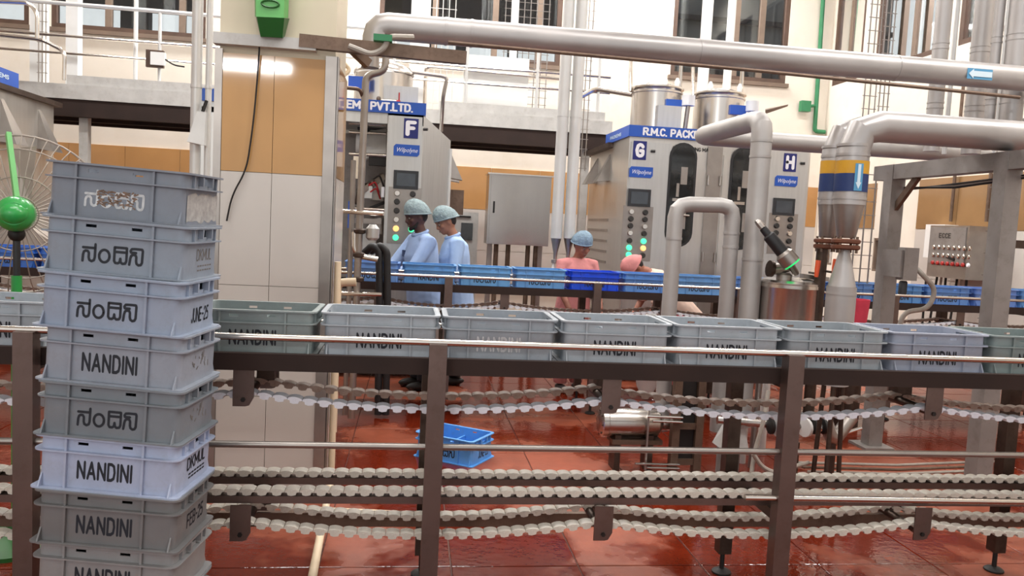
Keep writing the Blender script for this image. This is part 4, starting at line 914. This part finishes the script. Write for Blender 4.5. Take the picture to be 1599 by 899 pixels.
for k, (px, py) in enumerate(((576, 290), (583, 280), (578, 300))):
    a = fp(px, py, 7.95); B().tube(bend([a, a + Vector((.06, 0, .05)), a + Vector((.1, .05, -.06))], .04), .008, 6).build('wire', ['red_handle', 'dark', 'red_handle'][k], mf)
t = thing('header_tank', 'steel tank with banded side behind the pipe above machine F', 'tank', (at(600, 105, 8.4).x, 8.4, 2.665)); xh = ORG[t].x
B().lathe([(.3, 2.665), (.3, 3.05), (.31, 3.06), (.31, 3.08), (.27, 3.14), (.1, 3.2)], (xh, 8.4, 0), 24).build('shell', 'steel', t); B().box(xh - .33, xh - .12, 8.04, 8.07, 2.85, 2.97).build('blue_tag', 'sign_blue', t, smooth=False); B().box(xh + .02, xh + .36, 8.02, 8.1, 2.68, 2.9).build('level_box', 'steel_panel', t, smooth=False)
vv = at(615, 160, 8.0); va = thing('red_valve', 'ball valve with a red handle above the F machine header', 'valve', vv)
B().tube([vv + Vector((-.12, 0, 0)), vv + Vector((.03, 0, .0))], .03, 10).build('body', 'steel_mid', va); B().tube([vv + Vector((0, 0, .01)), vv + Vector((.06, -.02, .0))], .02, 8).build('handle', 'red_handle', va); B().tube([vv + Vector((.05, 0, -.22)), vv + Vector((.05, 0, .1))], .007, 6).build('rod', 'red_handle', va)
B().lathe([(.04, 0), (.05, .01), (.05, .03), (.04, .04)], vv + Vector((-.13, 0, -.0)), 12, (-1, 0, 0)).build('union', 'steel_dark', va)
# --- the machine at the far left, seen from its side
me_ = thing('packing_machine', 'packing machine at the left edge showing its side with two vent hoods', 'machine', (-4.8, 8.3, 0)); E1 = -3.86
B().box(-5.6, E1, 7.3, 9.1, .12, 2.6).build('body', 'steel_machine', me_, smooth=False); B().box(-5.6, E1 + .05, 7.3, 9.2, 2.6, 2.65).build('roof_sheet', 'steel_dark', me_, smooth=False)
he = B().box(-5.6, E1 + .02, 7.2, 8.3, 2.66, 2.80).build('header', 'sign_blue', me_, smooth=False); b = B(); write(b, 'PACKEMS', (E1 + .023, 7.9, 2.73), (0, 1, 0), (0, 0, 1), .035, .4, .2); b.build('side_lettering', 'arrow_white', he)
chute(me_, E1, 8.0, 2.12, 1, .22, .4); chute(me_, E1, 8.75, 2.12, 1, .22, .4)
# --- the stainless cabinet between the machines
cb = thing('steel_cabinet', 'brushed stainless electrical cabinet between machines F and G', 'cabinet', (1.29, 9.8, 0))
B().box(.91, 1.68, 9.6, 9.95, 1.34, 2.19).build('body', 'steel_cabinet', cb, smooth=False); B().box(.935, 1.665, 9.585, 9.6, 1.36, 2.17).build('door', 'steel_cabinet', cb, smooth=False)
B().box(.97, .99, 9.565, 9.585, 1.72, 1.86).build('door_handle', 'dark', cb, smooth=False); B().box(.89, 1.7, 9.57, 9.97, 2.19, 2.205).build('top_cap', 'steel_rail', cb, smooth=False)
for x in (1.05, 1.2, 1.45, 1.55): B().tube([(x, 9.75, 1.34), (x, 9.75, 0)], .03, 8).build('conduit', 'brown_steel', cb)
for x in (.98, 1.62): B().box(x - .03, x + .03, 9.85, 9.92, 0, 1.34).build('leg', 'steel_mid', cb, smooth=False)
p = at(722, 365, 10.2); wc = thing('wall_cabinet', 'pale upright cabinet with a dark display behind the second worker', 'cabinet', (p.x, 10.3, 0))
B().box(p.x - .22, p.x + .2, 10.2, 10.5, .0, 1.72).build('body', 'light_grey', wc, smooth=False); B().box(p.x - .02, p.x + .13, 10.18, 10.2, 1.36, 1.58).build('display', 'oval_glass', wc, smooth=False); B().bar((p.x - .1, 10.19, 1.66), (p.x + .1, 10.19, 1.66), .02, .02).build('handle', 'dark', wc)
p = at(692, 312, 9.0); ri = thing('indicator_box', 'dark box with a glowing red indicator beside machine F', 'indicator', p); B().cbox(p + Vector((.09, 0, -.02)), .28, .1, .28).build('case', 'brown_steel', ri); B().ball(p + Vector((-.02, -.05, .03)), .025).build('lens', 'lamp_red', ri)
# ================================================================== FAN
fc = at(8, 322, 3.95); fn = thing('pedestal_fan', 'green pedestal fan with a wire cage at the left edge', 'fan', (fc.x, 3.95, 0))
mc = at(26, 334, 3.8); mr = Vector((.35, -1, .02)).normalized()
B().lathe([(.02, -.07), (.062, -.06), (.078, -.02), (.08, .05), (.074, .1), (.05, .125), (.0, .13)], mc, 20, mr).build('motor', 'green', fn)
B().ball(mc + mr * .1, .06, .06, .05).build('motor_cap', 'green', fn); B().tube([mc + Vector((-.1, .02, .0)), mc + Vector((-.02, 0, 0))], .05, 12).build('gear_housing', 'green', fn)
cc_ = mc - mr * .2; u_, w__ = frame(mr); RC = .37
for k in range(44):
    a = 2 * PI * k / 44; e = u_ * math.cos(a) + w__ * math.sin(a); pts = [cc_ + mr * .12 + e * .06, cc_ + mr * .11 + e * .2, cc_ + mr * .07 + e * .32, cc_ + e * RC]
    B().tube(pts, .0028, 5).build('cage_wire', 'cage_wire', fn)
for rr, off in ((RC, 0), (.3, .08), (.17, .115), (.08, .12)):
    B().tube([cc_ + mr * off + (u_ * math.cos(2 * PI * k / 40) + w__ * math.sin(2 * PI * k / 40)) * rr for k in range(41)], .005 if rr == RC else .003, 6, False).build('cage_ring', 'cage_wire', fn)
bn = B(); bn.bar(mc + Vector((.0, 0, .07)), cc_ + Vector((-.03, -.06, RC + .0)), .02, .03); bn.build('cage_bracket', 'green_light', fn, smooth=False)
for k in range(3):
    a = 2 * PI * k / 3 + .4; e = u_ * math.cos(a) + w__ * math.sin(a); s_ = mr.cross(e); c = cc_ - mr * .03
    B().add([c + e * .06 - s_ * .03 + mr * .01, c + e * .06 + s_ * .03 - mr * .01, c + e * .3 + s_ * .09 - mr * .04, c + e * .33 - s_ * .02 + mr * .03] + [c + e * .06 - s_ * .03 + mr * .014, c + e * .06 + s_ * .03 - mr * .006, c + e * .3 + s_ * .09 - mr * .036, c + e * .33 - s_ * .02 + mr * .034], [(0, 3, 2, 1), (4, 5, 6, 7), (0, 1, 5, 4), (1, 2, 6, 5), (2, 3, 7, 6), (3, 0, 4, 7)]).build('blade', 'cage_wire', fn, smooth=False)
zj = at(24, 430, 3.8).z; px_ = mc.x - .0; py_ = mc.y
B().tube([(px_, py_, zj), (px_, py_, mc.z - .05)], .015, 10).build('inner_pole', 'rubber', fn); B().tube([(px_, py_, 0.03), (px_, py_, zj)], .022, 12).build('outer_pole', 'green', fn)
B().lathe([(.25, 0), (.25, .02), (.05, .05), (.03, .12)], (px_, py_, 0), 24).build('base', 'green_dark', fn)
B().ball((px_, py_, mc.z - .09), .035).build('tilt_joint', 'dark', fn)
# ================================================================== SMALL THINGS ON AND AROUND THE PILLAR
YP = PY0 - .02
def pp(px, py, dy=0): return at(px, py, YP - dy)
gbx = thing('green_wall_box', 'green tapered box mounted high on the pillar', 'box', pp(424, 40))
B().hexa([pp(400, 26, .13), pp(443, 28, .13), pp(450, 28, 0), pp(398, 26, 0), pp(398, -70, .13), pp(446, -70, .13), pp(453, -70, 0), pp(397, -70, 0)]).build('upper_shell', 'green_light', gbx, smooth=False)
B().hexa([pp(407, 57, .09), pp(441, 59, .09), pp(444, 60, 0), pp(407, 58, 0), pp(401, 26, .131), pp(444, 28, .131), pp(452, 29, 0), pp(400, 27, 0)]).build('lower_cup', 'green_dark', gbx, smooth=False)
lp = pp(422, 6, .135); B().tube([lp + Vector((.045 * math.cos(2 * PI * k / 24), 0, .018 * math.sin(2 * PI * k / 24))) for k in range(25)], .005, 6, False).build('oval_emblem', 'green_dark', gbx)
B().tube(bend([pp(406, 58, .03), pp(403, 110, .02), pp(396, 190, .02), pp(385, 265, .02), pp(362, 305, .02), pp(354, 345, .02)], .12), .005, 6).build('hanging_cable', 'dark', label='thin black cable hanging down the pillar from the green box', cat='cable')
# pvc pipe down the pillar corner and along the floor toward the viewer
pv = B().tube(bend([(PX1 + .045, PY0 + .06, 1.32), (PX1 + .045, PY0 + .06, .03), atz(487, 905, .03), atz(480, 940, .03)], .06), .02, 10)
pv.build('pvc_pipe', 'pvc', label='cream plastic pipe down the pillar corner and out across the floor', cat='pipe')
B().tube([atz(483, 797, .03), atz(775, 811, .03), atz(1000, 805, .03)], .022, 10).build('pvc_pipe', 'pvc', label='cream plastic pipe lying across the floor under the near conveyor', cat='pipe')
p0_, p1_ = at(527, 441, 5.6), at(556, 440, 5.6); B().tube(bend([Vector((p0_.x, 5.6, .05)), p0_, p1_], .05), .03, 10).build('pvc_pipe', 'pvc', label='cream plastic elbow pipe right of the pillar beside the thin steel uprights', cat='pipe')
# steel uprights and hoses just right of the pillar
su = thing('steel_pipework', 'brown steel upright pipes with branches just right of the pillar', 'pipework', (at(563, 300, 6.0).x, 6.0, 0))
x1_ = at(565, 300, 6.0).x; x2_ = at(547, 400, 6.1).x
zt2 = at(566, 117, 6.0).z
B().tube(bend([(x1_ - .02, 6.0, .05), (x1_, 6.0, zt2), at(601, 111, 6.0), at(603, 84, 6.0)], .06), .028, 10).build('upright', 'steel_mid', su)
B().tube([(x2_, 6.1, .05), (x2_, 6.1, at(548, 250, 6.1).z)], .02, 10).build('upright', 'steel_mid', su)
B().tube(bend([at(553, 362, 6.0), at(553, 390, 6.0), at(563, 400, 6.0), at(590, 405, 6.0)], .08), .022, 10).build('branch', 'steel_rail', su)
B().tube([at(520, 329, 5.95), at(598, 334, 5.95)], .016, 8).build('branch', 'steel_rail', su); B().tube([at(528, 458, 5.95), at(596, 460, 5.95)], .016, 8).build('branch', 'steel_rail', su)
B().tube(bend([at(530, 136, 5.9), at(562, 139, 5.95), at(566, 150, 6.0)], .04), .014, 8).build('branch', 'brown_steel', su)
for py in (365, 402, 440): B().lathe([(.034, 0), (.045, .008), (.045, .03), (.034, .038)], (x1_ - .006, 6, at(563, py, 6).z), 12).build('clamp', 'steel_dark', su)
B().lathe([(.03, 0), (.05, .02), (.05, .09), (.025, .12)], (x1_ + .09, 6.0, at(575, 375, 6).z), 12).build('valve_body', 'steel_panel', su)
bx_ = at(535, 100, 5.5); B().box(bx_.x - .05, bx_.x + .02, 5.4, 5.48, 0, at(530, 92, 5.45).z).build('angle_post', 'rust', label='rusty brown angle post behind the right edge of the pillar', cat='post')
cg = at(535, 103, 5.4); B().tube(bend([cg + Vector((-.04, 0, -.04)), cg + Vector((0, 0, .03)), cg + Vector((.05, .02, -.02)), cg + Vector((.01, 0, -.06))], .03), .014, 8).build('cloth_wrap', 'pvc', label='cream rag wrapped around the top of the rusty post', cat='rag')
tg = B().tube(bend([Vector((at(665, 104, 10.3).x, 10.3, 2.97)), at(665, 104, 10.3), at(880, 124, 10.3), Vector((at(880, 124, 10.3).x, 10.3, 2.97))], .06), .022, 8); tg.build('walkway_pipe', 'steel_rail', label='thin steel pipe in front of the broad white column', cat='pipe')
B().tube(bend([at(606, 108, 8.4), at(690, 119, 8.4), at(698, 122, 8.4), at(692, 150, 8.4), Vector((at(692, 150, 8.4).x, 8.6, 2.55))], .05), .02, 8).build('walkway_pipe', 'steel_mid', label='steel pipe run with clamps above machine F', cat='pipe')
for k, (px, lb_) in enumerate(((590, 'left of two black looped hoses beside the far conveyor'), (602, 'right of two black looped hoses beside the far conveyor'))):
    y = 6.25; B().tube(bend([at(px - 22, 396 - 4 * k, y + .1), at(px - 8, 383, y), at(px + 2, 392, y), at(px + 3, 480, y), Vector((at(px + 2, 600, y).x, y, .02))], .1), .03, 12).build('black_hose', 'rubber', label=lb_, cat='hose')
# ================================================================== CLUTTER UNDER THE TANK
pm = thing('pump_motor', 'stainless pump motor on a stand on the red floor', 'motor', (1.5, 5.0, 0))
B().lathe([(.07, -.05), (.1, -.035), (.1, .0), (.094, .005), (.094, .34), (.08, .36), (.05, .38), (.05, .44)], (1.33, 5.0, .31), 24, (1, 0, 0)).build('body', 'steel', pm)
for x in (1.4, 1.62): B().box(x - .02, x + .02, 4.93, 5.07, 0, .24).build('foot', 'steel_dark', pm, smooth=False)
B().box(1.36, 1.7, 4.92, 5.08, .18, .21).build('base', 'brown_steel', pm, smooth=False); B().bar((1.585, 4.9, .02), (1.585, 4.9, .42), .012, .02).build('guard_strip', 'steel_mid', pm, smooth=False)
for k in range(8): B().lathe([(.008, 0), (.008, .008)], (1.29, 5 + .08 * math.cos(k * PI / 4), .31 + .08 * math.sin(k * PI / 4)), 6, (-1, 0, 0)).build('bolt', 'steel_dark', pm)
pf = thing('pump_stand', 'steel frame with adjusting rods beside the pump motor', 'frame', (1.85, 4.9, 0))
for x in (1.77, 1.93): B().box(x - .025, x + .025, 4.87, 4.93, 0, .82).build('upright', 'brown_steel', pf, smooth=False)
for z, m_ in ((.75, 'orange'), (.32, 'brown_steel'), (.08, 'brown_steel')): B().box(1.79, 1.91, 4.88, 4.92, z - .02, z + .02).build('cross_piece', m_, pf, smooth=False)
B().box(1.8, 1.9, 4.9, 4.96, .1, .74).build('back_plate', 'dark', pf, smooth=False)
for z, x0_ in ((.39, 1.56), (.36, 1.6), (.78, 1.55), (.74, 1.6), (.075, 1.5), (.05, 1.58)): B().tube([(x0_, 4.85, z), (1.8, 4.85, z - .004)], .009, 8).build('rod', 'steel_rail', pf)
mn = thing('valve_manifold', 'low pipe manifold with white discs and valves on the floor', 'manifold', (2.6, 4.7, 0))
zc_ = at(1240, 668, 4.7).z
B().tube([at(1120, 655, 4.8), at(1290, 668, 4.7)], .03, 12).build('pipe', 'steel', mn)
B().tube(bend([at(1290, 660, 4.7), at(1300, 690, 4.7), at(1330, 650, 4.75)], .08), .045, 12).build('elbow', 'steel_mid', mn)
for px in (1216, 1257): B().lathe([(.03, -.012), (.062, -.01), (.062, .01), (.03, .012)], at(px, 667, 4.68), 16, (1, .3, 0)).build('disc', 'white_paint', mn)
for px in (1200, 1268, 1282): B().lathe([(.04, 0), (.052, .008), (.052, .024), (.04, .032)], at(px, 665, 4.7), 14, (1, 0, 0)).build('clamp', 'dark', mn)
for px in (1243, 1300): p = at(px, 690, 4.7); B().tube([p, (p.x, 4.7, 0)], .025, 8).build('leg', 'steel_dark', mn)
B().tube(bend([at(1345, 668, 4.8), at(1320, 676, 4.8), at(1300, 676, 4.8)], .02), .012, 8).build('side_tube', 'steel_rail', mn)
p = at(1143, 690, 4.85); mb = thing('bagged_motor', 'small motor under a clear plastic bag beside the manifold', 'motor', (p.x, 4.85, 0)); B().lathe([(.075, 0), (.075, .2)], (p.x - .02, 4.85, .0), 16).build('body', 'gantry_grey', mb)
B().add([(p.x - .1, 4.78, .2), (p.x + .08, 4.76, .2), (p.x + .1, 4.92, .2), (p.x - .1, 4.94, .2), (p.x - .06, 4.82, .34), (p.x + .05, 4.8, .38), (p.x + .06, 4.9, .33), (p.x - .03, 4.92, .36)], [(0, 3, 2, 1), (4, 5, 6, 7), (0, 1, 5, 4), (1, 2, 6, 5), (2, 3, 7, 6), (3, 0, 4, 7)]).build('plastic_bag', 'light_grey', mb, smooth=False)
for k, pts in enumerate(([(1200, 610, 4.6), (1192, 660, 4.55), (1178, 705, 4.55), (1172, 748, 4.5), (1180, 775, 4.5)], [(1176, 708, 4.5), (1190, 730, 4.5), (1215, 740, 4.5), (1240, 728, 4.5), (1262, 722, 4.6)])):
    B().tube(bend([at(*p) for p in pts], .1), .014, 8).build('flexible_hose', 'conduit', label=['pale flexible hose hanging behind the right conveyor post', 'pale flexible hose curling on the floor behind the right conveyor post'][k], cat='hose')
for k in range(4): B().tube([atz(1245 + 8 * k, 722 + 7 * k, .03), atz(1400, 726 + 7 * k, .03), atz(1552 - 6 * k, 720 + 7 * k, .03)], .010, 6).build('floor_rod', 'brown_steel' if k % 2 else 'conduit', label='thin rod lying on the floor before the grey gantry, %s from the front' % ordw[3 - k], cat='rod', group='rods on the floor')
for k, (px, y) in enumerate(((1165, 5.15), (1195, 5.4))):
    x = at(px, 620, y).x; B().tube([(x, y, 0), (x, y, 1.1)], .03, 10).build('support_leg', 'white_pipe', label=['pale round leg under the tall bent pipe', 'pale round leg between the tall bent pipe and the tank'][k], cat='leg')
p = at(1335, 485, 6.2); wbx = thing('red_bucket', 'small red tub on a stand just right of the cone vessel', 'tub', (p.x, 6.2, .72)); B().lathe([(.09, 0), (.11, .2), (.115, .2), (.1, .01)], (p.x, 6.2, p.z - .1), 16).build('shell', 'red_cloth', wbx); B().lathe([(.1, 0), (.1, p.z - .1)], (p.x, 6.2, 0), 12).build('stand', 'steel_dark', wbx)
p = at(1017, 492, 7.13); sk = thing('white_sack', 'small white sack under the far conveyor beside the pipe', 'sack', (p.x, 7.13, 0)); B().ball((p.x, 7.13, .42), .14, .08, .42, 12, 8).build('bag', 'white_paint', sk)
# ================================================================== PEOPLE
def remeshed(b, vox, smooth=4):
    me = bpy.data.meshes.new('m'); me.from_pydata(b.v, [], b.f); me.update()
    o = bpy.data.objects.new('m', me); COL.objects.link(o)
    m1 = o.modifiers.new('r', 'REMESH'); m1.mode = 'VOXEL'; m1.voxel_size = vox; m1.use_smooth_shade = True
    if smooth: m2 = o.modifiers.new('s', 'SMOOTH'); m2.factor = .5; m2.iterations = smooth
    dg = bpy.context.evaluated_depsgraph_get(); r = bpy.data.meshes.new_from_object(o.evaluated_get(dg))
    bpy.data.objects.remove(o); bpy.data.meshes.remove(me)
    r.polygons.foreach_set('use_smooth', [True] * len(r.polygons)); return r
def person(label, loc, yaw, h, lean, nod, skin, shirt, net, legs, arms, turn=0., beard=False, sleeve=1., hem=.76, moust=False, collar=True, pocket=False, hairlong=False):
    """local axes: x forward, y to the left, z up; arms = [(elbow, wrist)] for left and right in upper body coordinates before leaning"""
    t = thing('person', label, 'person', loc); t.rotation_euler = (0, 0, yaw); k = h / 1.70; t.scale = (k, k, k); ORG[t] = Vector((0, 0, 0))
    RL = Matrix.Rotation(lean, 3, 'Y'); piv = Vector((0, 0, .92))
    U = lambda p: piv + RL @ (Vector(p) - piv)
    neck = Vector((.0, 0, 1.46)); RH = Matrix.Rotation(nod, 3, 'Y') @ Matrix.Rotation(turn, 3, 'Z')
    Hd = lambda p: U(neck) + (RL @ RH) @ (Vector(p) - neck)
    RR = RL @ RH
    body = B()
    def ell(b, prof, f):
        rings = []
        for z, rx, ry, ox in prof: rings.append([f((ox + rx * math.cos(2 * PI * j / 16), ry * math.sin(2 * PI * j / 16), z)) for j in range(16)])
        b.loft(rings)
    ell(body, [(.84, .09, .13, 0), (.95, .11, .155, 0), (1.08, .10, .14, .0), (1.25, .115, .165, .01), (1.38, .10, .175, 0), (1.44, .06, .09, -.005), (1.46, .05, .055, -.005)], U)
    body.tube([U((-.01, 0, 1.40)), U((0, 0, 1.47)), Hd((.005, 0, 1.56))], [.058, .052, .05], 14)
    body.ball(Hd((-.005, 0, 1.615)), .095, .076, .108, rot=RR); body.ball(Hd((.03, 0, 1.56)), .066, .056, .058, rot=RR); body.ball(Hd((.062, 0, 1.52)), .03, .03, .022, rot=RR)
    body.tube([Hd((.088, 0, 1.625)), Hd((.108, 0, 1.587)), Hd((.088, 0, 1.578))], [.011, .017, .013], 8)
    body.tube([Hd((.086, -.026, 1.553)), Hd((.094, 0, 1.555)), Hd((.086, .026, 1.553))], [.007, .011, .007], 8); body.tube([Hd((.084, -.022, 1.542)), Hd((.091, 0, 1.541)), Hd((.084, .022, 1.542))], [.007, .011, .007], 8)
    body.tube([Hd((.078, -.05, 1.643)), Hd((.092, 0, 1.645)), Hd((.078, .05, 1.643))], [.01, .014, .01], 8)
    for s in (-1, 1): body.ball(Hd((-.005, s * .078, 1.605)), .022, .010, .034, rot=RR); body.ball(Hd((.066, s * .042, 1.585)), .022, .02, .02, rot=RR)
    for s in (-1, 1):
        body.tube([(0, s * .085, .90), (.015, s * .09, .5), (-.01, s * .095, .1)], [.085, .058, .042], 14); body.tube([(-.05, s * .095, .035), (.06, s * .1, .04), (.15, s * .105, .025)], [.035, .038, .028], 10)
    sh = B()
    ell(sh, [(hem, .16, .205, 0), (.92, .155, .195, 0), (1.08, .145, .18, .0), (1.25, .155, .195, .005), (1.36, .13, .195, -.01), (1.42, .085, .14, -.005), (1.455, .062, .066, -.005)], U)
    for s, (el, wr) in zip((1, -1), arms):
        a = U((-.005, s * .185, 1.375)); e = U(el); w = U(wr); d = (w - e).normalized()
        body.tube([U((0, s * .12, 1.39)), a, e, w], [.05, .052, .04, .028], 12)
        # hand: palm, four fingers, thumb
        n = Vector((0, 0, 1)).cross(d); n = n.normalized() if n.length > .1 else Vector((0, 1, 0)); pal = d.cross(n)
        body.ball(w + d * .05, .045, .036, .018, 10, 6, Matrix((d, n, pal)).transposed())
        for q, ln in zip((-.028, -.009, .010, .029), (.06, .075, .07, .052)):
            o = w + d * .085 + n * q; body.tube([o, o + d * ln * .5 - pal * .006, o + d * ln * .85 - pal * .026], [.0095, .009, .008], 7)
        o = w + d * .03 + n * .034 * s; body.tube([o, o + d * .035 + n * .022 * s - pal * .012, o + d * .06 + n * .02 * s - pal * .024], [.011, .010, .009], 7)
        cut = e.lerp(w, max(0, sleeve * 2 - 1)) if sleeve > .5 else a.lerp(e, sleeve * 2)
        path = [U((0, s * .1, 1.385)), a] + ([e] if sleeve > .5 else []) + [cut]
        sh.tube(path, [.07, .074] + ([.06] if sleeve > .5 else []) + [.052 if sleeve > .5 else .066], 14)
    def part(name, me, m_):
        me.materials.clear(); me.materials.append(MATS[m_]); o = bpy.data.objects.new(name, me); COL.objects.link(o); o.parent = t; return o
    part('body', remeshed(body, .0095, 3), skin); part('shirt', remeshed(sh, .013, 3), shirt)
    tr = B()
    for s in (-1, 1): tr.tube([(0, s * .07, .98), (.0, s * .088, .85), (.015, s * .09, .5), (-.012, s * .095, .09)], [.10, .108, .085, .075], 14)
    part('trousers', remeshed(tr, .015, 3), legs)
    for s in (-1, 1): part('shoe', B().ball((.04, s * .1, .042), .135, .05, .042, 14, 8).mesh('shoe', 'shoe'), 'shoe')
    # hair net: a puffed cap over the skull
    cap = B(); rings = []; cc = Vector((-.022, 0, 1.648))
    for i in range(10):
        a = PI / 2 * i / 9; rr = math.cos(a) ** .8 if i < 9 else .02; zz_ = math.sin(a)
        rings.append([Hd(cc + Vector((.122 * rr * math.cos(2 * PI * j / 24), .106 * rr * math.sin(2 * PI * j / 24), .122 * zz_ + .003 * math.sin(9 * j + 3 * i) - .036 * rr * (0.5 - .5 * math.cos(2 * PI * j / 24)) + (.012 * rr * math.cos(2 * PI * j / 24))))) for j in range(24)])
    inner = [[Hd(cc) + (p - Hd(cc)) * .86 for p in r] for r in rings[:1]]
    cap.loft(inner + rings); part('hair_net', cap.mesh('hair_net', net), net)
    band = B().tube([Hd(cc + Vector((.122 * math.cos(2 * PI * j / 24), .104 * math.sin(2 * PI * j / 24), -.036 * (.5 - .5 * math.cos(2 * PI * j / 24)) + .012 * math.cos(2 * PI * j / 24) - .004))) for j in range(25)], .007, 6, False); part('elastic_band', band.mesh('elastic_band', net), net)
    hb = B(); hb.ball(Hd((-.035, 0, 1.60)), .072, .074, .07, rot=RR); part('hair', hb.mesh('hair', 'hair'), 'hair')
    for s in (-1, 1):
        part('eye', B().ball(Hd((.083, s * .031, 1.612)), .009, .013, .007, 10, 6, RR).mesh('eye', 'eye_white'), 'eye_white'); part('pupil', B().ball(Hd((.0905, s * .031, 1.611)), .004, .006, .006, 8, 5, RR).mesh('pupil', 'hair'), 'hair')
        part('eyebrow', B().tube([Hd((.088, s * .014, 1.636)), Hd((.088, s * .03, 1.641)), Hd((.078, s * .048, 1.635))], .005, 6).mesh('eyebrow', 'hair'), 'hair')
    part('lips', B().tube([Hd((.091, -.02, 1.548)), Hd((.101, 0, 1.549)), Hd((.091, .02, 1.548))], [.004, .007, .004], 8).mesh('lips', 'ink_brown'), 'ink_brown')
    if moust: part('moustache', B().tube([Hd((.088, -.026, 1.562)), Hd((.102, 0, 1.568)), Hd((.088, .026, 1.562))], [.004, .007, .004], 8).mesh('moustache', 'hair'), 'hair')
    if beard: part('beard', B().tube([Hd((.02, -.058, 1.56)), Hd((.055, -.046, 1.525)), Hd((.085, 0, 1.512)), Hd((.055, .046, 1.525)), Hd((.02, .058, 1.56))], [.008, .016, .02, .016, .008], 8).mesh('beard', 'hair'), 'hair')
    if collar:
        cb_ = B(); a = [U((.055 * math.cos(x) * 1.25 + .004, .075 * math.sin(x), 1.452 - .018 * math.cos(x))) for x in [2 * PI * j / 20 for j in range(21)]]
        cb_.tube(a, .014, 8, False); part('collar', cb_.mesh('collar', shirt), shirt)
    if pocket: part('pocket', B().cbox(U((.142, -.08, 1.27)), .012, .07, .06).mesh('pocket', 'pocket_navy'), 'pocket_navy')
    return t
def yawto(dx, dy): return math.atan2(dy, dx)
person('man in pale blue shirt and hair net, facing left with bowed head', (.13, 7.38, 0), yawto(-.93, -.36), 1.72, .10, .22, 'skin_dark', 'shirt_blue', 'hairnet', 'trouser', [((.16, .2, 1.16), (.38, .16, 1.08)), ((.2, -.21, 1.16), (.42, -.14, 1.06))], beard=True, pocket=True)
person('man in pale blue shirt and hair net standing behind the bowed man', (.46, 7.66, 0), yawto(-.95, -.12), 1.70, .12, .42, 'skin_mid', 'shirt_blue_b', 'hairnet', 'trouser', [((.06, .23, 1.1), (.25, .2, .98)), ((.04, -.23, 1.1), (.22, -.2, .96))], turn=.15)
person('woman in pink top and blue hair net looking down at the deep blue crate', (1.57, 7.42, 0), yawto(.25, -.95), 1.53, .14, .36, 'skin_warm', 'pink_cloth', 'hairnet_blue', 'pink_cloth', [((.12, .22, 1.12), (.3, .18, .95)), ((.12, -.22, 1.12), (.3, -.18, .95))], hem=.5, collar=False, sleeve=.6, turn=.2)
person('person in red and cream clothes bending low behind the blue crates before machine G', (2.66, 7.5, 0), yawto(-1, -.1), 1.56, .80, .5, 'skin_warm', 'cream_cloth', 'pink_cloth', 'red_cloth', [((.2, .2, 1.2), (.42, .16, 1.15)), ((.2, -.22, 1.2), (.42, -.18, 1.15))], hem=.7, collar=False, sleeve=.5)
